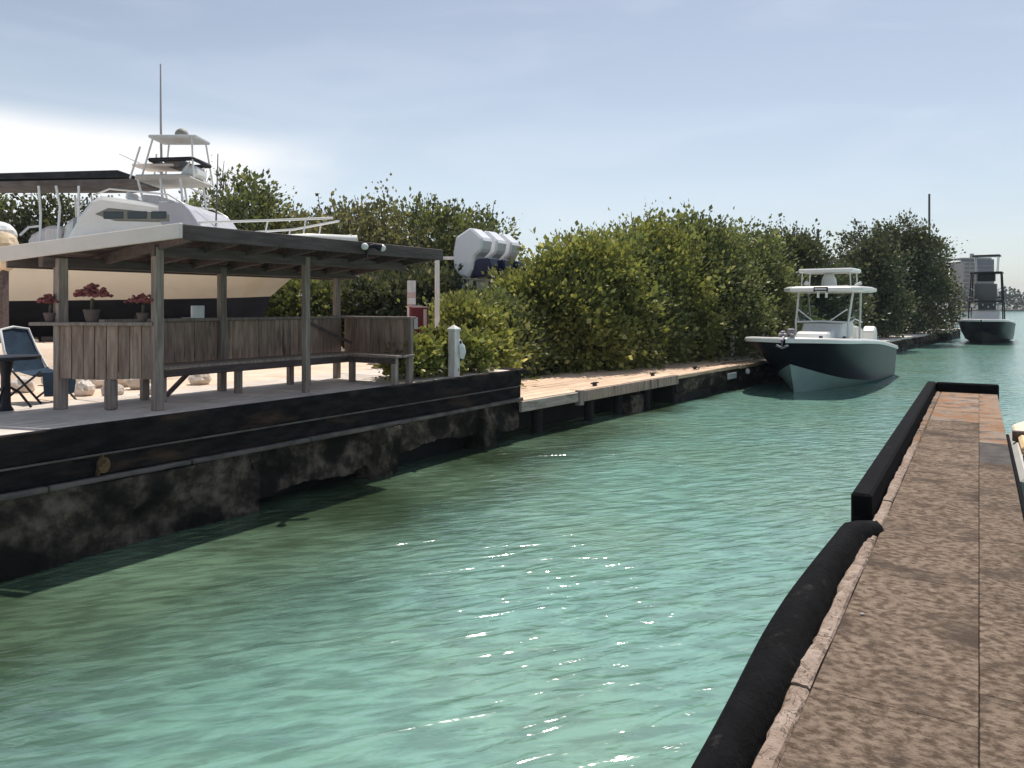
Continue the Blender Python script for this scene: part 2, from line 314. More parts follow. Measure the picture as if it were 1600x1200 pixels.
# ------------------------------------------------------------------ water
def water_mat():
    m = bpy.data.materials.new('turquoise_water'); m.use_nodes = True; t = m.node_tree; l = t.links.new
    p = t.nodes['Principled BSDF']; p.inputs['Roughness'].default_value = .13; p.inputs['IOR'].default_value = 1.75
    p.inputs['Specular IOR Level'].default_value = .5
    tcn = t.nodes.new('ShaderNodeTexCoord'); O = tcn.outputs['Object']
    def mapn(rot, sc):
        a = t.nodes.new('ShaderNodeMapping'); a.inputs['Rotation'].default_value = (0,0,rot); l(O, a.inputs[0])
        b = t.nodes.new('ShaderNodeMapping'); b.inputs['Scale'].default_value = sc; l(a.outputs[0], b.inputs[0]); return b.outputs[0]
    def noise(v, s, d=2, dist=0):
        n = t.nodes.new('ShaderNodeTexNoise'); n.inputs['Scale'].default_value = s; n.inputs['Detail'].default_value = d
        n.inputs['Distortion'].default_value = dist; l(v, n.inputs['Vector']); return n.outputs['Fac']
    a = MATH('MULTIPLY', MATH('POWER', noise(mapn(R(-22), (.28,1,1)), 5.8, 2, .6), 1.6, nt=t), 1.15, nt=t)
    b = MATH('MULTIPLY', noise(mapn(R(13), (.40,1,1)), 14.0, 2, .5), .20, nt=t)
    c = MATH('MULTIPLY', noise(mapn(R(10), (.45,1,1)), 2.6, 2, .4), .95, nt=t)
    h = MATH('ADD', MATH('ADD', a, b, nt=t), c, nt=t)
    # the ripples lie in cat's-paws: rough and calm patches
    q = noise(O, .22, 2); qq = t.nodes.new('ShaderNodeMapRange'); qq.inputs['From Min'].default_value = .35; qq.inputs['From Max'].default_value = .65
    qq.inputs['To Min'].default_value = .45; qq.inputs['To Max'].default_value = 1.0; l(q, qq.inputs['Value'])
    bn = t.nodes.new('ShaderNodeBump'); bn.inputs['Distance'].default_value = .048; l(qq.outputs[0], bn.inputs['Strength']); l(h, bn.inputs['Height'])
    l(bn.outputs[0], p.inputs['Normal'])
    # colour of the water body: pale turquoise mid-channel, the left wall's dark reflection and shade painted in green
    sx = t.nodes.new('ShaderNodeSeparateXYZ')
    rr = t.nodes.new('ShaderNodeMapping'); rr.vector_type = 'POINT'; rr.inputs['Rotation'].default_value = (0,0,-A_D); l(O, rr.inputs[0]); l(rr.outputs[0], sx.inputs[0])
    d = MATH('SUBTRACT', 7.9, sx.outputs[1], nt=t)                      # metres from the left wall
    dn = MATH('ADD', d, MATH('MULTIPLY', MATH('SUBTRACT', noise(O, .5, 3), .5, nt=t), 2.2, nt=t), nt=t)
    # the painted reflection band is widest under the high dock and narrows along the low quay
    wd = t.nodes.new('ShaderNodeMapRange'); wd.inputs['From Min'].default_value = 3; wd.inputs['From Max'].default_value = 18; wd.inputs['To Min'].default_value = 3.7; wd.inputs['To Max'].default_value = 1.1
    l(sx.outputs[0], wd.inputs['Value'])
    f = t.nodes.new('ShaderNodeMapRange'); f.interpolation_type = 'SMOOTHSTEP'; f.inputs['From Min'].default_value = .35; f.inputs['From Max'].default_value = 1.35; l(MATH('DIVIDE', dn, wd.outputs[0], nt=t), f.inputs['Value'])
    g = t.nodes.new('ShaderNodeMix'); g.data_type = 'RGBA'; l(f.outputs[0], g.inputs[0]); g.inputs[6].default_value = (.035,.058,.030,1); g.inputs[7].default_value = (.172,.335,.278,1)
    f2 = t.nodes.new('ShaderNodeMapRange'); f2.inputs['From Min'].default_value = .42; f2.inputs['From Max'].default_value = .66; l(noise(O, .33, 4), f2.inputs['Value'])
    g2 = t.nodes.new('ShaderNodeMix'); g2.data_type = 'RGBA'; l(MATH('MULTIPLY', f2.outputs[0], .55, nt=t), g2.inputs[0]); l(g.outputs[2], g2.inputs[6]); g2.inputs[7].default_value = (.185,.300,.205,1)
    # lit and dark sides of ripples painted into the base colour as streaks
    st_ = t.nodes.new('ShaderNodeMapRange'); st_.inputs['From Min'].default_value = .41; st_.inputs['From Max'].default_value = .60; st_.inputs['To Min'].default_value = .76; st_.inputs['To Max'].default_value = 1.16
    l(noise(mapn(R(-14), (.26,1,1)), 9.5, 5, .5), st_.inputs['Value'])
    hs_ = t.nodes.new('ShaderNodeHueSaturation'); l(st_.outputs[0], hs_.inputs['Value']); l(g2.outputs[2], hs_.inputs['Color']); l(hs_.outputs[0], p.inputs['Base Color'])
    return m
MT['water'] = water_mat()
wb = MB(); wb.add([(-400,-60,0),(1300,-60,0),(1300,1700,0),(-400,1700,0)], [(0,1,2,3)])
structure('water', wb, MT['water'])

# ------------------------------------------------------------------ ground
g = MB(); g.prism([(-9,2.45),(12.2,2.45),(12.2,26),(-9,26)], -.5, 1.315)
structure('sand_ground', g, MT['sand'], (D_ORG[0], D_ORG[1], 0), A_D)
g = MB(); g.prism([(-6,1.2),(60,1.2),(60,70),(-6,70)], -.5, .70)
structure('bank_ground', g, MT['soil'], (W0[0], W0[1], 0), W_ANG)

# ------------------------------------------------------------------ left dock (raised concrete platform with black bulkhead)
dock = thing('concrete_dock', 'raised concrete dock with black timber bulkhead and crumbling face under the shelter', 'dock', D(2,1,0), A_D, (2,1,0))
for i,(a,b) in enumerate(zip([-9,-5,-2.2,.4,2.9,5.3,7.6,10.0],[-5,-2.2,.4,2.9,5.3,7.6,10.0,12.3])):
    s = MB(); s.box(a+.008, b-.008, .075, 2.44, 1.05, 1.325+(i%3)*.002); part('deck_slab', s, MT['deck'], dock, .01)
s = MB(); s.box(-9,12.42,-.015,.07,1.03,1.335); part('bulkhead_board', s, MT['black'], dock, .012)
s = MB(); s.box(-9,12.42,.004,.07,.80,1.022); part('bulkhead_board', s, MT['black'], dock, .008)
s = MB(); s.box(-9,12.3,-.03,.09,1.008,1.028); part('trim_strip', s, MT['ledge'], dock, .006)
s = MB()
rng = random.Random(3)
x = -9
while x < 12.3:                                   # ledge in irregular lengths
    x2 = min(x+rng.uniform(1.2,2.4), 12.45); s = MB(); s.box(x, x2-.012, -.05-rng.random()*.015, .09, .735, .80-rng.random()*.012); part('ledge_beam', s, MT['ledge'], dock, .012); x = x2
# end wall and its overhanging cap
s = MB(); s.box(12.32,12.42,.075,1.75,.2,1.25); part('end_board', s, MT['black'], dock, .01)
s = MB(); s.box(12.22,12.52,-.06,1.8,1.252,1.345); part('end_cap', s, MT['black'], dock, .012)
# rough wall: a displaced face with an uneven, undercut lower edge
def fn(x, y, k):
    return sum(math.sin(x*f*1.3+p*1.7+k)*math.cos(y*f+p+k*.7)/f for f,p in ((1.1,.3),(2.3,1.9),(4.7,4.1),(9.1,2.2),(17,.7)))
rows = []
nx = 420
for j in range(15):
    t = j/14; row = []
    for i in range(nx+1):
        u = -9+21.4*i/nx
        low = .20+.09*fn(u*.6,.5,2)+.03*fn(u*3.1,.2,4)+.02*fn(u*11,.2,1)
        low -= .26*max(0,min(1,(6.4-u)/.5)) - .06*max(0,min(1,(u-8.9)/.3))
        if abs(u-8.62) < .30 or abs(u-6.1) < .22 or abs(u-11.3) < .20: low = -.15
        z = .74+(low-.74)*t
        v = .05+.055*fn(u,z*3,0)+.02*fn(u*4,z*11,5)
        if low < 0: v -= .10
        row.append((u, v, z))
    rows.append(row)
s = MB(); s.grid(rows, smooth=False); part('rough_wall', s, MT['oldwall'], dock)
s = MB(); s.box(-9,12.3,.42,1.0,-.6,.72); part('wall_core', s, MT['void'], dock)
for u0,w,vv in ((8.62,.30,-.05),(6.1,.22,-.02),(11.3,.17,-.03)):   # crumbling buttresses
    rows = []
    for j in range(13):
        z = -.3+1.03*j/12; row = []
        for i in range(25):
            t_ = -1+2*i/24; pr_ = (1-abs(t_)**5); ww = w*(1+.10*fn(z*3,u0,2))
            row.append((u0+ww*t_, .34-(.34-vv)*pr_+.05*fn(u0+t_*1.3,z*4,3)+.025*fn(t_*7+u0,z*13,1), z))
        rows.append(row)
    s = MB(); s.grid(rows, smooth=False, flip=True); part('buttress', s, MT['oldwall'], dock)
# rusted mooring bracket and the old bolt heads beside it
s = MB(); s.lathe([(.035,0),(.06,0),(.06,.03),(.035,.03)], (0,0,0), 12)
rv = [(4.33+.0+p[0]*1.1, -.03-p[2], 1.0+.10*0+p[1]*1.4-.09) for p in s.v]; s2 = MB(); s2.add(rv, s.f)
s2.beam((4.33,-.02,1.02),(4.28,-.02,.80),.035,.03); part('mooring_bracket', s2, MT['rust'], dock)

# ------------------------------------------------------------------ wooden shelter with benches
ZF = 1.327
sh = thing('wooden_shelter', 'open grey timber shelter with slatted bench backs and a sloping roof on the dock', 'shelter', D(7,.8,ZF), A_D, (7,.8,0))
def roofz(u, v): return 1.99-.118*v            # underside of the roof above the floor
posts = [(5.25,.47,.105),(7.49,.46,.09),(4.70,1.55,.12),(6.95,1.60,.10),(9.28,1.70,.10)]
for (u,v,w) in posts:
    s = MB(); s.box(u-w/2,u+w/2,v-w/2,v+w/2,0,roofz(u,v)-.02); part('post', s, MT['wood'], sh, .008)
quad = [(5.16,-.2),(9.69,-.2),(9.69,1.95),(4.28,1.95)]
def nearu(v): return 5.16-(v+.2)/2.15*.88
# rafters along the slope
for k in range(8):
    u = 5.25+k*.61; s = MB(); s.beam((u,-.16,roofz(u,-.16)+.0),(u,1.9,roofz(u,1.9)+.0),.045,.13); part('rafter', s, MT['dkwood'], sh)
# roof boards, running along the dock, each a separate plank
v = -.2; k = 0
while v < 1.94:
    v2 = min(v+.20,1.95); s = MB(); z = .068+(k%2)*.004
    s.prism([(nearu(v)+.02,v),(9.68,v),(9.68,v2-.008),(nearu(v2)+.02,v2-.008)], [roofz(0,v)+z,roofz(0,v)+z,roofz(0,v2)+z,roofz(0,v2)+z], [roofz(0,v)+z+.025]*2+[roofz(0,v2)+z+.025]*2)
    part('roof_board', s, MT['dkwood'], sh); v = v2; k += 1
s = MB(); s.box(5.12,9.72,-.245,-.203,1.955,2.125); part('front_fascia', s, MT['dkwood'], sh, .006)
s = MB(); s.box(4.3,9.70,1.953,1.99,roofz(0,1.95)-.09,roofz(0,1.95)+.10); part('rear_fascia', s, MT['dkwood'], sh, .006)
s = MB(); s.prism([(9.695,-.2),(9.73,-.2),(9.73,1.95),(9.695,1.95)], [1.97,1.97,1.73,1.73],[2.11,2.11,1.86,1.86]); part('end_fascia', s, MT['dkwood'], sh, .006)
a = (5.10,-.25); b = (4.22,1.99)
s = MB(); s.prism([(a[0]-.045,a[1]),(a[0],a[1]),(b[0],b[1]),(b[0]-.045,b[1])],[1.97,1.97,1.73,1.73],[2.135,2.135,1.90,1.90]); part('pale_fascia', s, MT['paleband'], sh, .006, label='pale painted fascia board along the near end')
s = MB(); s.box(5.18,9.6,.42,.50,1.80,1.93); part('front_beam', s, MT['dkwood'], sh, .006)
s = MB(); s.box(4.5,9.6,1.56,1.66,1.68,1.80); part('rear_beam', s, MT['dkwood'], sh, .006)
# bench backs: boards under a rail
def back_panel(p0, p1, zlo, zhi, n, rail_over=(0.05,0.05), face=1):
    p0 = Vector(p0+(0,)); p1 = Vector(p1+(0,)); d = (p1-p0); Ln = d.length; d.normalize(); nrm = Vector((-d.y,d.x,0))*face
    r = MB(); r.beam(p0-d*rail_over[0]+Vector((0,0,zhi+.022)), p1+d*rail_over[1]+Vector((0,0,zhi+.022)), .15, .04)
    rail = part('back_rail', r, MT['wood'], sh, .006)
    lr = MB(); lr.beam(p0+nrm*.035+Vector((0,0,zlo+.12)), p1+nrm*.035+Vector((0,0,zlo+.12)), .04, .08); part('batten', lr, MT['dkwood'], rail)
    w = Ln/n
    for i in range(n):
        q = p0+d*(w*(i+.5)); j = rng.uniform(-.006,.006)
        m = MB(); hw = w/2-.006
        a_, b_ = q-d*hw+nrm*j, q+d*hw+nrm*j; th = nrm*.011; lo = zlo+rng.uniform(-.015,.015)
        m.hexa([tuple(a_-th)[:2]+(lo,), tuple(b_-th)[:2]+(lo,), tuple(b_+th)[:2]+(lo,), tuple(a_+th)[:2]+(lo,),
                tuple(a_-th)[:2]+(zhi,), tuple(b_-th)[:2]+(zhi,), tuple(b_+th)[:2]+(zhi,), tuple(a_+th)[:2]+(zhi,)])
        part('board', m, MT['board'], rail)
back_panel((4.66,1.47),(5.23,.52),.36,.99,8,(.34,.02))
back_panel((5.30,1.66),(9.34,1.66),.42,1.01,26)
back_panel((9.42,1.66),(9.42,.18),.44,1.01,10)
# seats
for k in range(3):
    s = MB(); y0 = 1.10+k*.165; s.box(5.45,9.40,y0,y0+.157,.415,.452+.002*k); part('seat_plank', s, MT['wood'], sh, .006)
s = MB(); s.box(5.45,8.98,1.102,1.135,.315,.412); part('seat_apron', s, MT['dkwood'], sh, .006)
for k in range(3):
    s = MB(); x0 = 8.93+k*.155; s.box(x0,x0+.147,.06,1.09,.415,.453); part('seat_plank', s, MT['wood'], sh, .006)
s = MB(); s.box(8.935,8.965,.09,1.09,.325,.412); part('seat_apron', s, MT['dkwood'], sh, .006)
s = MB(); s.box(9.355,9.415,.12,.18,0,1.05); part('end_post', s, MT['wood'], sh, .006)
for (u,v) in ((5.75,1.17),(6.9,1.17),(8.15,1.17),(5.75,1.55),(8.15,1.55),(8.99,.14),(9.33,.14),(8.99,1.05)):
    s = MB(); s.box(u-.045,u+.045,v-.04,v+.04,0,.413); part('seat_leg', s, MT['wood'], sh, .005)
s = MB(); s.box(4.93,5.05,.93,1.05,0,.36); part('seat_leg', s, MT['wood'], sh, .02)
s = MB(); s.beam((8.55,1.64,.98),(9.36,1.45,.60),.04,.04); part('brace', s, MT['dkwood'], sh)
s = MB(); s.beam((6.1,1.62,.02),(6.5,1.62,.36),.05,.05); part('brace', s, MT['dkwood'], sh)

# floodlight under the eave
fl = thing('floodlight', 'twin white floodlight fixed on the dark front fascia of the shelter', 'floodlight', D(7.92,-.25,ZF+2.06), A_D, (0,0,0))
s = MB(); s.lathe([(.05,-.04),(.05,.03)],(0,-.03,0),10); s.beam((0,-.03,-.02),(0,-.05,-.16),.03,.03); part('bracket', s, MT['dkmetal'], fl)
for sx in (-1,1):
    s = MB(); s.tube([(0,-.04,-.01),(.10*sx,-.10,.015),(.17*sx,-.17,-.015)],[.02,.035,.06],10); q = part('lamp_head', s, MT['dkmetal'], fl)
    s = MB(); s.ball((.175*sx,-.178,-.018),.055,.05,.05,10,6); part('lens', s, MT['white'], q)

# ------------------------------------------------------------------ small things round the shelter
def flower_pot(u, v, z, label, sc=1, seed=0, spread=1.0, hang=False):
    t = thing('potted_plant', label, 'plant', D(u,v,z), A_D, group='red plants along the bench rail')
    s = MB(); s.lathe([(.05*sc,0),(.075*sc,.10*sc),(.082*sc,.13*sc),(.06*sc,.13*sc)], n=10); part('pot', s, MT['pot'], t)
    s = MB(); s.tube([(0,0,.1*sc),(.01,0,.24*sc)],.018*sc,6)
    part('stem', s, MT['bark'], t)
    r = random.Random(seed); f = MB()
    for i in range(70):
        a_ = r.uniform(0,6.28); rr = r.uniform(0,.19)*sc*spread; zz = .25*sc+r.uniform(0,.12)*sc*(1-(rr/(.2*sc*spread))**2)+.02
        f.ball((rr*math.cos(a_),rr*math.sin(a_),zz),.026*sc,.026*sc,.018*sc,6,4,jit=.5,rng=r)
    part('flowers', f, MT['flower'], t, kind='stuff'); return t
flower_pot(4.60,1.60,2.36,'red flowered pot at the left tip of the bench rail, behind the post',.85,1,.8)
flower_pot(4.86,1.17,2.36,'red flowered pot on the rail just right of the first post',1.15,2,1.0)
flower_pot(5.17,.64,2.36,'red low wide plant on the rail beside the second post',.85,3,1.25)
c = thing('paper_roll', 'white paper towel roll standing on the bench rail between two posts', 'paper roll', D(6.60,1.66,ZF+1.053), A_D)
s = MB(); s.lathe([(.02,.17),(.02,.001),(.085,0),(.09,.01),(.09,.165),(.085,.175),(.02,.175)], n=16); part('roll', s, MT['whitefab'], c)
s = MB(); s.lathe([(.11,-.0),(.11,.004)],(-.12,0,0.002),14); part('plate', s, MT['white'], c)
# rocks under the near bench and at the sand edge
rr = random.Random(11)
rockspec = [(112,606,.20,'pale rock just right of the first shelter post, at the back of the heap'),(132,617,.17,'pale rock in front of the heap, nearest the first shelter post'),(158,604,.24,'largest pale rock, high in the heap behind the near bench'),
 (176,618,.15,'small pale rock behind the near bench leg'),(196,603,.22,'broad pale rock right of the near bench leg'),(222,607,.21,'flat pale rock just left of the second shelter post'),
 (232,617,.13,'smallest rock, low beside the second shelter post'),(36,612,.18,'pale rock between the black table and the blue chair'),(145,598,.30,'biggest rock at the very back of the heap'),(205,594,.28,'big shaded rock at the back right of the heap'),(92,600,.24,'rock half hidden behind the first shelter post'),(312,600,.17,'lone dark sided rock under the long rear seat')]
def GP(px, py, z=1.32): Y = 1200*(H-z)/(py-478); return ((px-800)/1200*Y, Y, z-.01)
for i,(u,v,r_,lb_) in enumerate(rockspec):
    s = MB(); s.ball((0,0,r_*.5),r_,r_*rr.uniform(.7,1),r_*rr.uniform(.6,.85),12,8,jit=.22,rng=rr)
    solo('rock', s, MT['rock'], lb_, 'rock', GP(u,v), rr.uniform(0,6), 'rocks heaped behind the near bench')
# blue chair and black table at the left edge
ch = thing('folding_chair', 'blue fabric folding chair with a white edged back at the left end', 'chair', D(4.93,2.62,1.318), A_D+R(20))
s = MB(); s.grid([[(-.25,.10,.42),(-.12,.12,.40),(.12,.12,.40),(.25,.10,.42)],[(-.25,-.16,.36),(-.12,-.16,.33),(.12,-.16,.33),(.25,-.16,.36)],[(-.26,-.34,.40),(0,-.34,.38),(.12,-.34,.38),(.26,-.34,.40)]]); part('seat', s, MT['blue'], ch)
s = MB(); s.grid([[(-.25,.10,.40),(0,.13,.38),(.25,.10,.40)],[(-.24,.24,.66),(0,.27,.66),(.24,.24,.66)],[(-.20,.34,.92),(0,.36,.95),(.20,.34,.92)]]); part('backrest', s, MT['blue'], ch)
s = MB(); s.tube([(-.27,.10,.42),(-.25,.24,.66),(-.21,.34,.93),(0,.36,.96),(.21,.34,.93),(.25,.24,.66),(.27,.10,.42)],.018,6); part('white_edge', s, MT['whitefab'], ch)
for sx in (-1,1):
    s = MB(); s.tube([(.27*sx,-.36,0),(.27*sx,.12,.44)],.014,6); part('leg', s, MT['dkmetal'], ch)
    s = MB(); s.tube([(.27*sx,.28,0),(.27*sx,-.34,.42)],.014,6); part('leg', s, MT['dkmetal'], ch)
s = MB(); s.grid([[(-.255,-.345,.40),(0,-.347,.385),(.255,-.345,.40)],[(-.26,-.36,.24),(0,-.38,.22),(.26,-.36,.24)],[(-.24,-.355,.10),(0,-.37,.08),(.24,-.355,.10)]]); part('fabric_skirt', s, MT['blue'], ch)
tb = thing('cafe_table', 'small black table on a thick pedestal at the far left of the dock', 'table', (-5.92,8.98,1.327), .3)
s = MB(); s.lathe([(.36,.60),(.36,.635)],n=18); part('table_top', s, MT['dkmetal'], tb)
s = MB(); s.lathe([(.09,0),(.055,.06),(.05,.40),(.09,.58)],n=10); part('pedestal', s, MT['dkmetal'], tb)
for k in range(3):
    a_ = k*2.09+.5; s = MB(); s.tube([(0,0,.30),(.14*math.cos(a_),.14*math.sin(a_),.2),(.26*math.cos(a_),.26*math.sin(a_),.015)],.016,6); part('foot', s, MT['dkmetal'], tb)
# sand pile, low rack
s = MB(); rws = []
for i in range(13):
    a_ = 2*math.pi*i/12; rws.append([(3.2*k/6*math.cos(a_)*(1+.08*math.sin(3*a_)), 1.3*k/6*math.sin(a_), .62*math.cos(min(k/6,1)*math.pi/2)**1.2+.03*math.sin(5*a_+k)) for k in range(7)])
s.grid(rws); structure('sand_pile', s, MT['sand'], (-8.3,13.3,1.30), 0)
rk = thing('low_rack', 'low tan rack with three curved legs seen under the far bench', 'rack', D(11.2,2.3,1.318), A_D)
for k in range(3):
    s = MB(); s.tube([(0,-.28+.28*k,0),(.03,-.26+.28*k,.16),(-.03,-.22+.28*k,.34)],.03,6); part('leg', s, MT['tan'], rk)
s = MB(); s.tube([(0,-.42,.012),(0,.42,.012)],.02,6); part('runner', s, MT['rope'], rk)
s = MB(); s.tube([(-.03,-.36,.34),(-.03,.44,.34)],.025,6); part('top_bar', s, MT['tan'], rk)
# white mooring post with hanging bag
mp_ = thing('mooring_post', 'square white mooring post with a peaked cap on the dock edge', 'post', D(10.55,.18,1.327), A_D)
s = MB(); s.box(-.075,.075,-.075,.075,0,.80); part('shaft', s, MT['paint'], mp_, .008)
s = MB(); s.add([(-.085,-.085,.80),(.085,-.085,.80),(.085,.085,.80),(-.085,.085,.80),(-.085,-.085,.83),(.085,-.085,.83),(.085,.085,.83),(-.085,.085,.83),(0,0,.90)],[(3,2,1,0),(0,1,5,4),(1,2,6,5),(2,3,7,6),(3,0,4,7),(4,5,8),(5,6,8),(6,7,8),(7,4,8)]); part('cap', s, MT['white'], mp_)
s = MB(); s.grid([[(.02,-.10,.56),(.10,-.11,.58),(.16,-.11,.54)],[(.01,-.12,.44),(.10,-.16,.44),(.19,-.12,.42)],[(.05,-.10,.32),(.12,-.13,.30),(.20,-.09,.36)]])
s.grid([[(.02,-.095,.56),(.10,-.10,.58),(.16,-.10,.54)],[(.01,-.09,.44),(.10,-.085,.44),(.19,-.09,.42)],[(.05,-.095,.32),(.12,-.09,.30),(.20,-.085,.36)]],flip=True)
s.tube([(.12,-.1,.58),(.08,-.08,.64),(.04,-.08,.62)],.008,5)
solo('plastic_bag', s, MT['whitefab'], 'crumpled white bag hanging on the right of the white mooring post', 'bag', D(10.55,.18,1.327), A_D)
# red box and striped stake
bx = thing('red_box', 'dark red upright box with a pale pink stripe behind the bench end', 'box', PX(654,529,14.4), .25)
bz = -.01
s = MB(); s.box(-.16,.17,-.12,.12,0,.60); part('body', s, MT['red'], bx, .015)
s = MB(); s.box(.075,.135,-.135,-.122,.05,.55); part('stripe', s, MT['pinkred'], bx)
s = MB(); s.box(-.10,-.03,-.132,-.122,.18,.40); part('label_plate', s, MT['tag'], bx)
s = MB(); s.box(-.13,.05,-.09,.08,.60,.625); part('lid', s, MT['tag'], bx)
ss = thing('striped_stake', 'white stake with two reddish bands standing behind the red box', 'stake', PX(643,533,15.2)[:2]+(1.315,), .2)
for k,(z0,z1,m_) in enumerate(((0,1.20,'paint'),(1.20,1.27,'pinkred'),(1.27,1.40,'paint'),(1.40,1.50,'pinkred'),(1.50,1.74,'paint'))):
    s = MB(); s.box(-.08,.08,-.06,.06,z0,z1-.003); part('shaft' if k in (0,2,4) else 'band', s, MT[m_], ss)
lw = thing('low_stone_wall', 'low pinkish block wall in the sun behind the red box', 'wall', PX(672,540,16.4)[:2]+(1.312,), .05)
for r_ in range(3):
    x = -1.3+.12*r_
    while x < .55:
        w_ = rr.uniform(.28,.46); s = MB(); s.box(x,x+w_-.012,-.16-rr.random()*.03,.16,r_*.17,r_*.17+.163); part('block', s, MT['rock'], lw, .012); x += w_
s = MB(); s.box(-.045,.045,-.045,.045,0,2.28); s.box(-.03,.35,-.03,.03,2.20,2.26)
solo('white_pole', s, MT['paint'], 'slim white pole with a short arm beyond the right end of the shelter roof', 'pole', PX(683,500,16.0)[:2]+(1.315,), 0, bevel=.005)

# ------------------------------------------------------------------ walkway of planks and the quay beyond
wk = thing('wooden_walkway', 'sunlit plank walkway along the canal right of the black bulkhead', 'walkway', WK(2,1,0), W_ANG, (2,1,0))
ZW = .74
ends = [0.05,2.9,5.6]
for r_ in range(9):
    y0 = .03+r_*.30; offs = (r_%3)*.35
    cuts = [0.03+ -.02*r_, 2.2+offs, 4.4-offs*.6, 6.9]
    for k in range(3):
        s = MB(); dz = rng.uniform(-.008,.010)
        s.box(cuts[k]+.006, cuts[k+1]-.006, y0+.006, y0+.29, ZW-.05, ZW+dz); part('plank', s, MT['plank'], wk, .006)
s = MB(); s.box(-.02,2.0,-.05,.02,ZW-.22,ZW-.02); part('edge_board', s, MT['palewood'], wk, .008, label='pale edge board at the near end')
s = MB(); s.box(2.0,2.16,-.09,.04,ZW-.30,ZW+.02); part('edge_post', s, MT['wood'], wk, .008)
s = MB(); s.box(2.17,6.9,-.04,.02,ZW-.24,ZW-.005); part('edge_board', s, MT['board'], wk, .008)
for a_ in (0.9,2.9,4.2,5.6):
    s = MB(); s.lathe([(.11,-.9),(.12,ZW-.06)],(a_,.25,0),10); part('pile', s, MT['void'], wk)
s = MB(); s.box(.0,6.9,.7,1.3,-.6,ZW-.06); part('back_wall', s, MT['void'], wk)
s = MB(); s.box(4.3,4.95,-.06,.3,-.5,.42); part('footing_block', s, MT['oldwall'], wk, .03)
qy = thing('concrete_quay', 'long low quay with dark broken face running beside the hedge', 'quay', WK(20,1,0), W_ANG, (20,1,0))
x = 6.93; i = 0
while x < 60:
    w_ = rng.uniform(1.6,2.6); x2 = min(x+w_,60.2); j = rng.uniform(-.06,.06); s = MB()
    dp = 2.5 if x < 12 else (1.75 if x < 24 else 1.5)
    s.box(x,x2-.02,-.02+j,dp,ZW-.12+rng.uniform(-.02,.01),ZW+rng.uniform(-.012,.016)); part('cap_slab', s, MT['plank'] if x < 12 else MT['deck'], qy, .02)
    s = MB(); s.box(x,x2-.03,.10+j,1.1,-.5,ZW-.125); part('face_block', s, MT['void'], qy, .03)
    x = x2; i += 1
rows = []
for j in range(8):
    row = []
    for i in range(401):
        a_ = 6.95+53.2*i/400; z = ZW-.10-(ZW+.1)*j/7
        row.append((a_, .02+.07*fn(a_,z*3,1)+.03*fn(a_*4,z*9,3)+(.12 if z < .25 else 0), z))
    rows.append(row)
s = MB(); s.grid(rows, smooth=False); part('broken_face', s, MT['oldwall'], qy)
s = MB(); s.box(10.1,10.75,-.13,-.10,.38,.55); part('tag_plate', s, MT['tag'], qy)
def stake(a_, m_, h, label):
    s = MB(); s.box(-.06,.06,-.05,.05,.25,h); s.box(-.035,.035,-.03,.03,0,.25)
    solo('marker_stake', s, MT['paint'], label, 'stake', WK(a_,m_,ZW), W_ANG, 'white marker stakes on the quay', .006)
stake(13.7,1.15,.80,'white marker stake on the quay left of the navy boat bow')
stake(25.5,1.25,.78,'white marker stake behind the stern of the navy boat')
s = MB(); s.ball((0,0,0),.075,.07,.09,10,7); solo('fender_buoy', s, MT['white'], 'small white fender on the quay face near the navy bow', 'fender', WK(11.6,-.16,.52), 0)
def cleat(a_, m_, label):
    t = thing('dock_cleat', label, 'cleat', WK(a_,m_,ZW+.012), W_ANG, group='cleats on the quay edge')
    s = MB(); s.box(-.06,.06,-.025,.025,0,.055); part('base', s, MT['dkmetal'], t)
    s = MB(); s.tube([(-.15,0,.062),(-.06,0,.070),(.06,0,.070),(.15,0,.062)],.018,6); part('horn', s, MT['dkmetal'], t)
cleat(6.1,.30,'dark iron cleat on the plank walkway, middle of the three')
cleat(8.7,.30,'dark iron cleat on the quay nearer the navy boat')
cleat(3.1,.22,'small iron cleat at the pale edge of the planks')
def ropeline(pts, label):
    s = MB(); s.tube(pts,.022,6); solo('mooring_rope', s, MT['rope'], label, 'rope')
ropeline([WK(8.75,.25,ZW+.06),WK(9.5,.5,ZW+.035),WK(10.3,.35,ZW+.035),WK(11.2,.45,ZW+.035),WK(12.2,.15,ZW+.05),WK(12.5,-.2,.9)],'slack brown mooring rope lying along the quay toward the navy boat')

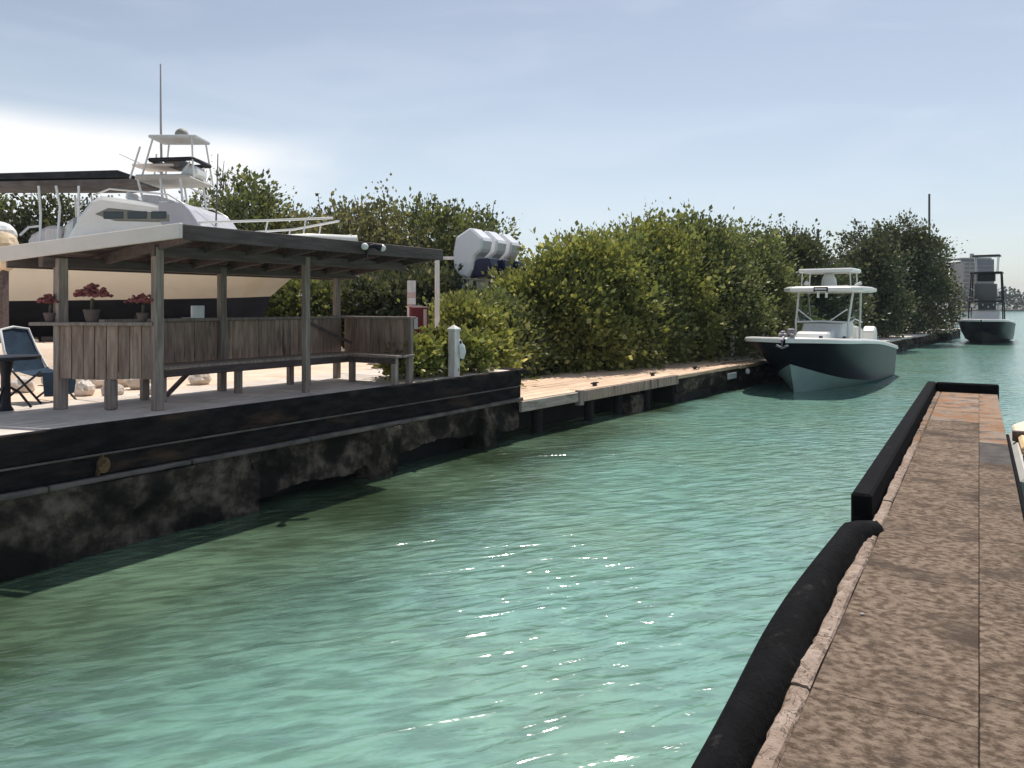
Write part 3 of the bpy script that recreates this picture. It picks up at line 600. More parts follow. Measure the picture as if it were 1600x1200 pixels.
# ------------------------------------------------------------------ boats
def catmull(st, n):
    st = [np.array(s, float) for s in st]; out_ = []; k = len(st)
    for i in range(k-1):
        p0, p1, p2, p3 = st[max(i-1,0)], st[i], st[i+1], st[min(i+2,k-1)]
        for j in range(n):
            t = j/n; out_.append(.5*((2*p1)+(-p0+p2)*t+(2*p0-5*p1+4*p2-p3)*t*t+(-p0+3*p1-3*p2+p3)*t**3))
    out_.append(st[-1]); return out_
def hull(t, st, m_top, m_bot, m_deck, n=5, cockpit=None, rub=None, ride=.0, deck_drop=.0):
    """st: stations bow to stern, each [keel, chine, mid, sheer] of (x, y, z); x runs aft"""
    ss_ = catmull(st, n)
    def side(idx, nsub=4):
        r1 = []
        for s_ in ss_:
            pts = s_[idx[0]:idx[1]+1]; q = catmull(list(pts), nsub); r1.append([tuple(p) for p in q])
        return r1
    for nm, idx, m_ in (('topside',(1,3),m_top),('bottom',(0,1),m_bot)):
        r_ = side(idx); mb = MB(); mb.grid(r_); mb.grid([[(x,-y,z) for x,y,z in q] for q in r_], flip=True)
        s_ = ss_[-1][idx[0]:idx[1]+1]; tr = [tuple(p) for p in s_]+[(p[0],-p[1],p[2]) for p in s_[::-1]]
        mb.add(tr, [tuple(range(len(tr)))]); part(nm, mb, m_, t)
    dk = MB(); dk.grid([[(s_[3][0], s_[3][1]*k, s_[3][2]-deck_drop+.05*(1-abs(k)**2)) for k in (-.97,-.6,-.2,.2,.6,.97)] for s_ in ss_], flip=True); part('deck', dk, m_deck, t)
    if rub:
        gw = MB()
        for sg in (1,-1):
            ring = []
            for s_ in ss_:
                x,y,z = s_[3]; y = max(y,.0)
                o_ = rub[0]; ring.append([(x-.02,(y+o_)*sg,z-rub[1]),(x-.02,(y+o_+.02)*sg,z-rub[1]*.4),(x,(y+o_*.6)*sg,z+.03),(x+.02,(y-.14)*sg if y > .16 else 0,z+.045)])
            gw.grid(ring, flip=(sg < 0))
        part('gunwale', gw, MT[rub[2]], t)
    return ss_
# --- navy centre console boat
nb = thing('center_console_boat', 'navy hulled fishing boat with white deck and white hardtop moored at the quay', 'boat', (8.30,22.6,0), math.atan2(.814,.581))
st = [[(.15,0,-.25),(-.42,0,.86),(-.66,0,1.20),(-1.0,0,1.60)],
      [(.55,0,-.45),(.12,.34,.70),(-.22,.72,1.14),(-.62,1.02,1.60)],
      [(1.2,0,-.55),(.9,.72,.50),(.55,1.14,1.06),(.15,1.46,1.57)],
      [(2.2,0,-.6),(2.1,1.04,.30),(1.9,1.42,.92),(1.7,1.64,1.52)],
      [(3.8,0,-.6),(3.8,1.32,.14),(3.8,1.52,.78),(3.7,1.68,1.42)],
      [(6.0,0,-.6),(6.0,1.40,.06),(6.0,1.50,.65),(6.0,1.58,1.24)],
      [(8.2,0,-.55),(8.2,1.38,.02),(8.2,1.42,.6),(8.2,1.46,1.05)]]
hull(nb, st, MT['navy'], MT['bottom'], MT['white'], 6, rub=(.03,.10,'white'))
s = MB(); s.extr([(2.9,1.5),(5.0,1.45),(5.0,2.0),(3.3,2.0)],'y',-.62,.62); part('console', s, MT['white'], nb, .05)
s = MB(); s.extr([(1.8,1.5),(2.9,1.45),(2.9,1.78),(2.0,1.72)],'y',-.5,.5); part('console_seat', s, MT['white'], nb, .06)
s = MB(); s.extr([(3.28,1.98),(3.36,1.98),(3.86,2.95),(3.80,2.95)],'y',-.72,.72); part('windshield', s, MT['clear'], nb)
for sg in (-1,1):
    s = MB(); s.tube([(3.2,.80*sg,1.45),(3.2,.82*sg,2.0),(3.7,.86*sg,3.0)],.035,7); part('hardtop_leg', s, MT['whitetube'], nb)
    s = MB(); s.tube([(5.0,.80*sg,1.42),(5.0,.82*sg,2.1),(4.9,.86*sg,3.0)],.035,7); part('hardtop_leg', s, MT['whitetube'], nb)
    s = MB(); s.tube([(3.25,.78*sg,2.45),(3.15,.22*sg,2.02)],.022,6); part('v_brace', s, MT['whitetube'], nb)
    s = MB(); s.tube([(3.2,.84*sg,2.0),(3.9,.88*sg,2.12),(5.0,.88*sg,2.0)],.024,6); part('hand_rail', s, MT['whitetube'], nb)
    s = MB(); s.box(3.7,4.1,.83*sg-.015,.83*sg+.015,2.05,2.9); part('side_curtain', s, MT['clear'], nb)
s = MB(); s.tube([(3.15,-.82,2.02),(3.12,0,2.05),(3.15,.82,2.02)],.03,7); part('console_rail', s, MT['whitetube'], nb)
tp = MB(); rows = []
for k,(w_,x0,x1,z) in enumerate(((1.12,3.15,5.75,3.00),(1.24,3.02,5.85,3.04),(1.24,3.02,5.85,3.14),(1.10,3.15,5.75,3.20))):
    c_ = .28; rows.append([(x0,-w_+c_,z),(x0,w_-c_,z),(x0+c_,w_,z),(x1-c_,w_,z),(x1,w_-c_,z),(x1,-w_+c_,z),(x1-c_,-w_,z),(x0+c_,-w_,z),(x0,-w_+c_,z)])
tp.grid(rows, smooth=False); tp.add(rows[0][:8],[tuple(range(7,-1,-1))]); tp.add(rows[-1][:8],[tuple(range(8))]); part('hardtop', tp, MT['white'], nb)
s = MB(); s.box(2.99,3.03,-.24,.20,3.035,3.07); s.box(2.99,3.03,-.24,-.20,3.0,3.16); s.box(2.99,3.03,.17,.20,3.0,3.16); s.box(2.99,3.03,-.24,.20,3.14,3.17); part('light_bar_frame', s, MT['dkmetal'], nb)
for y in (-.12,.14):
    s = MB(); s.box(3.3,3.4,y-.03,y+.03,2.82,2.99); part('hanging_grip', s, MT['white'], nb)
# upper station and its sun shade
s = MB(); s.lathe([(.26,3.20),(.24,3.42),(.16,3.62),(.12,3.66)],(4.2,0,0),12); part('upper_console', s, MT['white'], nb)
for x in (3.75,4.75):
    for sg in (-1,1):
        s = MB(); s.tube([(x,.78*sg,3.18),(x,.76*sg,3.66)],.022,6); part('upper_leg', s, MT['whitetube'], nb)
s = MB(); s.box(3.6,5.0,-.86,.86,3.66,3.80); part('upper_shade', s, MT['white'], nb, .04)
s = MB(); s.ball((3.5,.55,3.30),.09); part('search_light', s, MT['white'], nb)
s = MB(); s.tube([(3.4,-1.0,3.2),(3.5,-1.15,3.30)],.05,7); part('rod_holder', s, MT['white'], nb)
# anchor and rope bundle at the bow
an = MB(); an.tube([(-1.05,0,1.66),(-1.22,0,1.58),(-1.18,0,1.36)],.045,7); an.tube([(-1.2,-.16,1.44),(-1.18,0,1.36),(-1.2,.16,1.44)],.035,6)
for q in range(7): an.ball((-.75+.12*math.sin(q*2.1),.18*math.cos(q*1.7)-.02,1.70+.07*(q%3)),.085,.085,.075,8,6,jit=.3)
part('anchor', an, mat('galvanised', (.22,.20,.22), (.34,.31,.33), 8, rough=.6, metallic=.3), nb)
for (x,y) in ((-.2,-.8),(.9,1.2),(2.3,1.5),(.9,-1.2)):
    s = MB(); s.box(x-.09,x+.09,y-.03,y+.03,1.60-.05*max(x,0)*.8,1.69-.04*max(x,0)); part('deck_cleat', s, MT['dkmetal'], nb)
s = MB(); s.grid([[(x,y_+.008,z) for (x,y_,z) in r] for r in ([(6.6,1.54,.86),(7.3,1.52,.85)],[(6.6,1.49,.36),(7.3,1.47,.35)])], smooth=False); part('number_plate', s, MT['tag'], nb)
for y in (-.45,.45):
    s = MB(); s.extr([(8.25,.3),(8.85,.5),(8.9,1.55),(8.65,1.8),(8.3,1.6)],'y',y-.22,y+.22); part('outboard', s, MT['white'], nb, .06)
s = MB(); s.extr([(6.0,1.3),(6.8,1.3),(6.8,1.75),(6.0,1.85)],'y',-.55,.55); part('leaning_post', s, MT['white'], nb, .05)

# --- far dark boat with a tower
fb = thing('tower_boat', 'distant dark hulled boat with a tall dark tuna tower at the point', 'boat', (31.35,51.2,0), math.atan2(.80,.60)+.02); fb.scale = (.88,.88,.95)
st2 = [[(.2,0,-.3),(-.35,0,.9),(-.6,0,1.25),(-.95,0,1.72)],
       [(.7,0,-.5),(.3,.45,.75),(0,.9,1.2),(-.4,1.3,1.72)],
       [(1.8,0,-.6),(1.5,1.0,.45),(1.2,1.4,1.05),(.9,1.7,1.68)],
       [(4,0,-.6),(4,1.5,.25),(3.9,1.75,.85),(3.8,1.9,1.5)],
       [(9,0,-.5),(9,1.55,.1),(9,1.65,.6),(9,1.7,1.15)]]
hull(fb, st2, MT['navy'], MT['void'], MT['white'], 5, rub=(.03,.12,'white'))
s = MB(); s.extr([(2.6,1.6),(5.2,1.5),(5.2,2.3),(3.1,2.35)],'y',-.95,.95); part('console', s, MT['white'], fb, .06)
s = MB(); s.box(2.95,3.05,-.7,.5,2.4,3.2); part('windshield', s, MT['glass'], fb)
for sg in (-1,1):
    for (x,xt) in ((3.0,3.5),(5.2,4.9)):
        s = MB(); s.tube([(x,1.15*sg,1.5),(x,1.15*sg,2.2),(xt,1.0*sg,5.1)],.05,6); part('tower_leg', s, MT['dkmetal'], fb)
        s = MB(); s.tube([(xt,.72*sg,5.1),(xt,.80*sg,6.35)],.035,6); part('upper_leg', s, MT['alu'], fb)
    s = MB(); s.tube([(3.2,1.1*sg,3.3),(5.0,-.2*sg,3.3)],.04,6); s.tube([(3.3,1.05*sg,4.0),(3.3,-.9*sg,2.7)],.035,6); part('cross_brace', s, MT['alu'], fb)
s = MB(); s.box(2.7,5.5,-1.25,1.25,2.95,3.07); part('hardtop', s, MT['dkmetal'], fb, .03)
s = MB(); s.box(3.3,5.0,-1.1,1.1,5.05,5.20); part('tower_deck', s, MT['dkmetal'], fb, .03)
s = MB(); s.box(3.5,4.4,-.6,.6,4.5,5.05); part('belly_box', s, MT['dkmetal'], fb, .05)
s = MB(); s.box(3.3,5.0,-.95,.95,6.33,6.45); part('tower_top', s, MT['dkmetal'], fb, .03)
s = MB(); 
for q in range(6): s.ball((3.1,-.9+.36*q,2.62+.15*(q%2)),.17,.16,.2,8,6)
part('fenders', s, MT['white'], fb)
s = MB(); s.box(3.2,4.2,-.75,.75,3.2,4.3); part('buggy_curtain', s, MT['glass'], fb)

# --- sport fishing boat standing ashore behind the shelter
SB_Y = 18.6
sb = thing('sportfishing_boat', 'cream hulled sportfishing boat with a lookout tower, hauled out behind the shelter', 'boat', (-5.9,SB_Y,1.33), math.pi)
Z = 1.33
stb = [[(.15,0,2.10-Z),(-.05,0,2.78-Z),(-.75,0,3.35-Z),(-2.15,0,4.22-Z)],
       [(.7,0,1.95-Z),(.7,.55,2.74-Z),(.0,1.05,3.32-Z),(-1.1,1.5,4.12-Z)],
       [(2.2,0,1.85-Z),(2.2,1.25,2.70-Z),(1.8,1.65,3.22-Z),(1.2,2.0,3.95-Z)],
       [(5,0,1.80-Z),(5,1.75,2.66-Z),(4.8,1.95,3.1-Z),(4.5,2.15,3.75-Z)],
       [(9,0,1.80-Z),(9,1.95,2.62-Z),(9,2.05,3.0-Z),(9,2.1,3.58-Z)],
       [(12,0,1.85-Z),(12,1.9,2.62-Z),(12,2.0,3.0-Z),(12,2.0,3.5-Z)]]
hull(sb, stb, MT['cream'], MT['antifoul'], MT['white'], 5, rub=(.03,.10,'white'))
def bz(px): return (800-px)/1200*SB_Y-5.9            # local x (aft) of a column in the picture plane through the keel
def bh(py): return H+(478-py)/1200*SB_Y-Z
s = MB(); s.extr([(bz(352),bh(378)),(bz(330),bh(352)),(bz(318),bh(334)),(bz(205),bh(318)),(bz(190),bh(322)),(bz(172),bh(345)),(bz(150),bh(385)),(bz(120),bh(400)),(bz(120),bh(412)),(bz(352),bh(412))],'y',-1.35,1.35); part('cabin', s, MT['white'], sb, .10)
s = MB(); s.extr([(bz(352),bh(368)),(bz(332),bh(338)),(bz(322),bh(328)),(bz(288),bh(326)),(bz(288),bh(355)),(bz(300),bh(368))],'y',-1.365,1.365); part('windscreen', s, mat('grey_window_cover', (.42,.42,.47), (.48,.48,.52), 3, rough=.5), sb, .02)
s = MB(); s.extr([(bz(305),bh(345)),(bz(215),bh(336)),(bz(195),bh(345)),(bz(225),bh(355)),(bz(305),bh(357))],'y',-1.37,1.37); part('side_window', s, mat('dusty_window', (.18,.18,.15), (.24,.23,.19), 2, rough=.3), sb, .02)
s = MB(); s.extr([(bz(318),bh(286)),(bz(310),bh(279)),(bz(232),bh(280)),(bz(232),bh(289))],'y',-.7,.7); part('hardtop', s, mat('grey_hardtop', (.46,.43,.39), (.54,.51,.46), 3, rough=.6), sb, .03)
for (p0,p1) in (((246,322),(236,286)),((305,325),(300,284)),((275,322),(270,285))):
    for y in (-.7,.7):
        s = MB(); s.tube([(bz(p0[0]),y,bh(p0[1])),(bz(p1[0]),y*.95,bh(p1[1]))],.026,6); part('hardtop_leg', s, MT['whitetube'], sb)
for (p0,p1) in (((222,285),(232,235)),((240,282),(252,220)),((318,284),(311,220)),((298,282),(308,258))):
    for y in (-.42,.42):
        s = MB(); s.tube([(bz(p0[0]),y*1.4,bh(p0[1])),(bz(p1[0]),y,bh(p1[1]))],.022,6); part('tower_leg', s, MT['whitetube'], sb)
s = MB(); s.box(bz(318),bz(244),-.42,.42,bh(221),bh(216)); part('tower_top', s, MT['tag'], sb, .02)
s = MB(); s.tube([(bz(250),-.5,bh(256)),(bz(315),-.5,bh(254)),(bz(315),.5,bh(254)),(bz(250),.5,bh(256)),(bz(250),-.5,bh(256))],.055,6); part('belly_band', s, MT['dkmetal'], sb)
s = MB(); s.extr([(bz(292),bh(252)),(bz(262),bh(252)),(bz(270),bh(264)),(bz(288),bh(265))],'y',-.35,.35); part('tower_console', s, mat('dusty_grey', (.2,.17,.17), rough=.7), sb, .02)
s = MB(); s.box(bz(316),bz(292),-.35,.35,bh(280),bh(262)); part('tower_seat', s, MT['white'], sb, .08)
s = MB(); s.box(bz(282),bz(218),-.4,.4,bh(264),bh(260)); part('tower_platform', s, MT['paleband'], sb, .02)
s = MB(); s.ball((bz(284),0,bh(211)),.16,.16,.16,12,8); part('radar_dome', s, mat('dome_grey', (.30,.29,.24), (.22,.21,.18), 6, rough=.6), sb)
s = MB(); s.tube([(bz(235),-.6,bh(275)),(bz(233.5),-.6,bh(180)),(bz(233),-.6,bh(88))],[.035,.026,.016],6); part('antenna', s, mat('antenna_grey', (.38,.36,.37), rough=.6), sb)
s = MB(); s.tube([(bz(345),.3,bh(355)),(bz(348),.3,bh(244))],[.022,.012],5); part('whip_antenna', s, MT['pole'], sb)
for y in (-1.3,1.3):
    s = MB(); s.tube([(bz(335),y,bh(357)),(bz(440),y*.8,bh(352)),(bz(525),y*.25,bh(343))],.03,6); part('bow_rail', s, MT['whitetube'], sb)
    for (a_,b_,c_) in ((370,363,354),(437,366,352),(490,369,347)):
        s = MB(); s.tube([(bz(a_-4),y*(1-.003*(a_-335)),bh(b_+4)),(bz(a_),y*(1-.003*(a_-335)),bh(c_))],.02,5); part('rail_post', s, MT['whitetube'], sb)
s = MB(); s.extr([(bz(500),bh(378)),(bz(552),bh(367)),(bz(552),bh(373)),(bz(500),bh(386))],'y',-.22,.22); part('bow_pulpit', s, MT['white'], sb, .02)
for x in (1.5,5,9):
    s = MB(); s.box(x-.2,x+.2,-.5,.5,-.02,1.83-Z); part('keel_block', s, MT['dkwood'], sb)
for x in (2.5,6.5):
    for y in (-1.55,1.55):
        s = MB(); s.tube([(x,y*1.1,0),(x,y*.9,2.35-Z)],.05,6); part('jack_stand', s, MT['dkmetal'], sb)
for x0_,x1_ in ((208,238),(243,272),(277,300)):
    s = MB(); s.box(bz(x1_),bz(x0_),-1.385,1.385,bh(352),bh(341)); part('window_pane', s, MT['glass'], sb, .02)
s = MB()
for y in (-1.3,1.3): s.tube([(bz(325),y,bh(331)),(bz(300),y,bh(316)),(bz(215),y,bh(308)),(bz(195),y,bh(316))],.022,6)
part('cabin_rail', s, MT['alu'], sb)
s = MB(); s.extr([(bz(268),bh(325)),(bz(240),bh(323)),(bz(236),bh(308)),(bz(262),bh(310))],'y',-.5,.5); part('helm_console', s, MT['paint'], sb, .04)
s = MB(); s.extr([(bz(228),bh(322)),(bz(210),bh(321)),(bz(208),bh(303)),(bz(214),bh(303)),(bz(216),bh(314)),(bz(228),bh(315))],'y',-.4,.4); part('helm_seat', s, MT['whitefab'], sb, .04)
for x in (2.6,5.2,7.6):
    for sg in (-1,1):
        s = MB(); s.tube([(x,1.62*sg,3.55-Z),(x,(1.74+.04*x)*sg+.0,3.55-Z)],.09,12); part('porthole', s, MT['glass'], sb)
s = MB(); s.tube([(bz(300),-1.2,bh(300)),(bz(210),-1.7,bh(255)),(bz(120),-2.0,bh(215))],[.03,.022,.010],6); part('outrigger', s, MT['alu'], sb)
# --- second boat behind it, with a long black T-top
tb_Y = 22.5
tt = thing('t_top_boat', 'white open boat under a long black canvas top at the far left behind the shelter', 'boat', (-9.0,tb_Y,1.33), math.pi)
def cz(px): return (800-px)/1200*tb_Y-9.0
def chh(py): return H+(478-py)/1200*tb_Y-1.33
stt = [[(.3,0,2.0-Z),(0,0,2.9-Z),(-.4,0,3.4-Z),(-1.0,0,4.1-Z)],[(1.2,0,1.9-Z),(1.2,.7,2.8-Z),(.9,1.0,3.4-Z),(.6,1.3,4.05-Z)],
       [(4,0,1.85-Z),(4,1.25,2.7-Z),(4,1.4,3.3-Z),(3.9,1.5,3.95-Z)],[(9,0,1.9-Z),(9,1.3,2.7-Z),(9,1.4,3.2-Z),(9,1.45,3.8-Z)]]
hull(tt, stt, MT['white'], MT['antifoul'], MT['white'], 4, rub=(.03,.1,'white'))
s = MB(); s.extr([(cz(236),chh(284)),(cz(205),chh(273)),(cz(-60),chh(280)),(cz(-60),chh(288)),(cz(205),chh(284))],'y',-.8,.8); part('canvas_top', s, MT['canvas'], tt, .02)
s = MB(); s.extr([(cz(232),chh(285)),(cz(232),chh(292)),(cz(190),chh(296)),(cz(-60),chh(296)),(cz(-60),chh(291))],'y',-.75,.75); part('top_frame', s, mat('brown_grey_frame', (.09,.075,.07), (.14,.12,.11), 3, rough=.8), tt, .02)
for y in (-.9,.9):
    for pts in ([(92,385),(93,340),(90,298)],[(118,382),(122,330),(116,298)],[(148,380),(150,335),(150,298)],[(152,330),(162,315),(170,365),(172,385)],[(62,372),(75,360),(92,358)]):
        s = MB(); s.tube([(cz(a_),y,chh(b_)) for a_,b_ in pts],.034,6); part('frame_tube', s, MT['whitetube'], tt)
s = MB(); s.extr([(cz(170),chh(338)),(cz(135),chh(340)),(cz(118),chh(352)),(cz(112),chh(392)),(cz(185),chh(392))],'y',-.6,.6); part('console', s, MT['white'], tt, .1)
s = MB(); s.extr([(cz(156),chh(342)),(cz(134),chh(343)),(cz(132),chh(370)),(cz(154),chh(374))],'y',-.65,.65); part('console_panel', s, mat('grey_panel', (.30,.31,.33), rough=.5), tt, .02)
s = MB(); s.extr([(cz(110),chh(356)),(cz(92),chh(354)),(cz(60),chh(372)),(cz(60),chh(392)),(cz(110),chh(392))],'y',-.55,.55); part('seat', s, MT['paint'], tt, .1)
s = MB(); s.extr([(cz(215),chh(352)),(cz(185),chh(348)),(cz(178),chh(392)),(cz(215),chh(392))],'y',-.5,.5); part('bow_seat', s, MT['white'], tt, .1)
for x in (2,6):
    s = MB(); s.box(x-.2,x+.2,-.5,.5,-.02,1.9-Z+.03); part('keel_block', s, MT['dkwood'], tt)
# rolled canvas at the left end of the roof
cb = thing('canvas_bundle', 'rolled tan and white canvas bundle beyond the left end of the shelter roof', 'bundle', PX(2,409,15.0)[:2]+(1.33,), 0)
s = MB(); s.ball((.02,0,2.30),.27,.35,.42,14,10,jit=.10); part('tan_roll', s, MT['tan'], cb)
s = MB(); s.ball((-.12,.1,2.62),.30,.35,.26,14,10,jit=.10); part('white_roll', s, MT['whitefab'], cb)
s = MB(); s.box(-.09,.09,-.09,.09,0,1.95); part('stand', s, MT['dkwood'], cb)

# --- boat ashore with three white outboards, mostly behind the bushes
ob = thing('outboard_boat', 'boat ashore behind the bushes with three raised white outboard motors', 'boat', (-1.72,22.4,.70), R(-27)); ob.scale = (1.15,1.15,1.15)
z0 = 2.52
for k in range(3):
    y = .80*k
    prof = [(.0,.16),(.06,.02),(.22,-.12),(.42,-.16),(.55,.05),(.60,.36),(.80,.52),(.86,.82),(.50,1.12),(.06,.88),(-.02,.50)]
    s = MB(); s.extr([(x,z+z0-.05) for x,z in prof],'y',y,y+.56)
    o = part('cowling', s, MT['motor'], ob, .05)
    s = MB(); s.extr([(.46,z0-.20),(.56,z0+.02),(.62,z0+.25),(1.00,z0+.30),(1.06,z0+.06),(.86,z0-.18)],'y',y+.06,y+.50); part('midsection', s, MT['motorblue'], ob, .03)
    s = MB(); s.extr([(.08,z0-.20),(.40,z0-.22),(.34,z0-.55),(.30,z0-.95),(.16,z0-1.0),(.14,z0-.55)],'y',y+.18,y+.38); part('motor_leg', s, MT['motor'], ob, .03)
    s = MB(); s.box(-.06,.42,y+.10,y+.46,z0-.24,z0-.20); part('trim_plate', s, MT['motor'], ob, .01)
s = MB(); s.extr([(1.02,z0-1.35),(1.9,z0-1.4),(2.3,z0-1.15),(2.45,z0-.85),(1.0,z0-.45)],'y',-.2,2.3); part('hull', s, MT['white'], ob, .15)
s = MB(); s.extr([(1.1,.0),(2.4,.0),(2.4,.14),(1.1,.14)],'y',-.2,2.2); s.box(2.0,2.2,-.1,.1,.1,z0-1.33); s.box(1.2,1.4,-.1,.1,.1,z0-1.33); s.box(2.0,2.2,1.9,2.1,.1,z0-1.33); s.box(1.2,1.4,1.9,2.1,.1,z0-1.33); part('cradle', s, MT['dkmetal'], ob)

# ------------------------------------------------------------------ trees and bushes
def leaf_mesh(name, pts, dirs, size, m, rng):
    n = len(pts); dirs = dirs/np.linalg.norm(dirs,axis=1,keepdims=True)
    a_ = rng.normal(size=(n,3)); side = np.cross(dirs,a_); side /= np.linalg.norm(side,axis=1,keepdims=True)+1e-9
    nrm = np.cross(dirs, side)
    Ls = size*rng.uniform(.6,1.25,(n,1)); w_ = Ls*rng.uniform(.28,.42,(n,1))
    p0 = pts; p1 = pts+dirs*Ls*.45+side*w_+nrm*Ls*.10; p2 = pts+dirs*Ls; p3 = pts+dirs*Ls*.45-side*w_+nrm*Ls*.10
    v = np.stack([p0,p1,p2,p3],1).reshape(-1,3)
    me = bpy.data.meshes.new(name); me.vertices.add(4*n); me.vertices.foreach_set('co', v.astype(np.float32).ravel())
    me.loops.add(4*n); me.loops.foreach_set('vertex_index', np.arange(4*n,dtype=np.int32))
    me.polygons.add(n); me.polygons.foreach_set('loop_start', np.arange(0,4*n,4,dtype=np.int32)); me.polygons.foreach_set('loop_total', np.full(n,4,dtype=np.int32))
    me.materials.append(m); me.update(calc_edges=True); return me
def tree(name, label, cat, x, y, z, h, rx, ry, kind, n, seed, size=.13, low=0.1, group=None, lobes=7, ragged=.35, twigs=16, clump=.28):
    rng = np.random.default_rng(seed); r_ = random.Random(seed)
    t = thing(name, label, cat, (x,y,z), 0, group=group)
    # lobes
    lb = []
    for i in range(lobes):
        a_ = 6.283*i/lobes+r_.uniform(-.4,.4); d_ = r_.uniform(.15,.62)
        hh = r_.uniform(.42,.80) if i else .78
        if i == 0: d_ = .1
        lb.append((rx*d_*math.cos(a_), ry*d_*math.sin(a_), h*hh, rx*r_.uniform(.40,.62), ry*r_.uniform(.40,.62), h*r_.uniform(.16,.24)))
    for i in range(max(3,lobes//2)):                   # skirts reaching down
        a_ = 6.283*i/max(3,lobes//2)+r_.uniform(-.5,.5)
        lb.append((rx*.5*math.cos(a_), ry*.5*math.sin(a_), h*(low+.16), rx*.60, ry*.60, h*.24))
        lb.append((rx*.55*math.cos(a_+.5), ry*.55*math.sin(a_+.5), .35, rx*.55, ry*.5, .55))
        lb.append((rx*.5*math.cos(a_+.9), ry*.5*math.sin(a_+.9), h*(low+.36), rx*.58, ry*.58, h*.22))
    nc = max(40, int(n*1.75)//26); cl = []
    wts = np.array([l[3]*l[5]+l[3]*l[4] for l in lb]); wts /= wts.sum()
    idx = rng.choice(len(lb), nc, p=wts)
    dv = rng.normal(size=(nc,3)); dv /= np.linalg.norm(dv,axis=1,keepdims=True); dv[:,2] = np.where(dv[:,2] < -.5, -dv[:,2], dv[:,2])
    rad = rng.uniform(.62,1.0,nc)**.6+rng.normal(0,ragged*.22,nc)
    L_ = np.array(lb)[idx]; cc = L_[:,:3]+dv*rad[:,None]*L_[:,3:]
    cc[:,2] = np.where(cc[:,2] < .1, .1+rng.uniform(0,.5,nc), cc[:,2]); cc[:,2] = np.minimum(cc[:,2], h*1.04)
    per = rng.integers(12,40,nc); ci = np.repeat(np.arange(nc), per)
    sd_ = dv*.8+np.array([0,0,.7])+rng.normal(0,.45,(nc,3)); sd_ /= np.linalg.norm(sd_,axis=1,keepdims=True)
    sl = np.minimum(rng.gamma(1.6,.24,nc),.75)*min(1,h/4.5)                              # each clump is a shoot of its own length
    off = rng.normal(0,1,(len(ci),3))*clump*np.array([.8,.8,.7]) + sd_[ci]*(sl[ci]*rng.uniform(-.4,1.2,len(ci)))[:,None]
    pts = cc[ci]+off; pts[:,2] = np.maximum(pts[:,2], .05)
    dirs = off/clump*.6+dv[ci]*.7+np.array([0,0,.35])+rng.normal(0,.55,(len(ci),3))
    # trunk and limbs
    s = MB(); th = h*.55; s.tube([(0,0,-.1),(.06*rx,.03,th*.4),(0,0,th)],[.05+h*.016,.04+h*.012,.03+h*.006],7); tk = part('trunk', s, MT['bark'], t)
    for l in lb[:lobes]:
        s = MB(); b0 = (0,0,th*r_.uniform(.35,.8)); s.tube([b0,((l[0])*.5,l[1]*.5,(b0[2]+l[2])*.52),(l[0],l[1],l[2]+l[5]*.5)],[.03+h*.006,.025+h*.003,.012],5); part('limb', s, MT['bark'], t)
    # twigs with leaves standing out of the outline
    s = MB(); tp_, td_ = [], []
    topl = sorted(lb, key=lambda l:-(l[2]+l[5]))[:6]
    for i in range(twigs):
        l = r_.choice(topl); a_ = r_.uniform(0,6.28); q = r_.uniform(.1,.8)
        b0 = Vector((l[0]+l[3]*q*math.cos(a_), l[1]+l[4]*q*math.sin(a_), l[2]+l[5]*.7)); ln = r_.uniform(.35,1.15)*min(1,h/5)
        b1 = b0+Vector((r_.uniform(-.25,.25),r_.uniform(-.25,.25),ln)); s.tube([b0,(b0+b1)/2+Vector((r_.uniform(-.05,.05),0,0)),b1],[.022,.016,.009],4)
        for k in range(r_.choice((0,4,8,14,18))):
            f_ = r_.uniform(.35,1.05); tp_.append(b0.lerp(b1,f_)); td_.append((r_.uniform(-1,1),r_.uniform(-1,1),r_.uniform(-.1,1)))
    for i in range(5 if h > 2 else 0):                       # bare grey branches among the leaves
        l = r_.choice(lb); a_ = r_.uniform(3.4,6.0); b0 = Vector((l[0]*.6,l[1]*.6,l[2])); b1 = Vector((l[0]+l[3]*1.05*math.cos(a_), l[1]+l[4]*1.1*math.sin(a_), l[2]+l[5]*r_.uniform(.2,1.2)))
        md = (b0+b1)/2+Vector((r_.uniform(-.15,.15),0,r_.uniform(-.1,.15))); s.tube([b0,md,b1],[.03,.022,.009],5)
        for q in range(3): s.tube([md.lerp(b1,.3*q),md.lerp(b1,.3*q)+Vector((r_.uniform(-.35,.35),r_.uniform(-.3,.1),r_.uniform(.1,.5)))],[.013,.005],4)
    part('twigs', s, MT['bark'], t, kind='stuff')
    pts = np.vstack([pts, np.array([tuple(p) for p in tp_])]); dirs = np.vstack([dirs, np.array(td_)])
    csz = np.concatenate([(rng.uniform(.6,1.45,nc)**1.2)[ci], np.ones(len(tp_))])[:,None]*size
    o = bpy.data.objects.new('crown', leaf_mesh('crown', pts, dirs, csz, LEAF[kind], rng)); COL.objects.link(o); o.parent = t; o['kind'] = 'stuff'
    return t
GB = 'bushes and trees along the quay'
def top2h(py, Y, z): return H+(478-py)/1200*Y-z
def place(px, Y, pytop, rx, ry, kind, n, seed, label, name='mangrove_bush', cat='bush', z=.70, size=.13, group=GB, kx=1.25, **kw):
    x, y = P2(px, Y); return tree(name, label, cat, x, y, z, top2h(pytop, Y, z)-(.4 if cat == 'bush' else .25), rx*kx, ry, kind, int(n*(.5 if name == 'buttonwood_tree' else 1)), seed, size, group=group, **kw)
place(722,17.4,455,.75,.7,'bright',9000,21,'pale green bush below the three white outboards',size=.12)
place(765,19.9,455,1.0,.8,'mid',9000,22,'low dark green bush right of the white mooring post',size=.12)
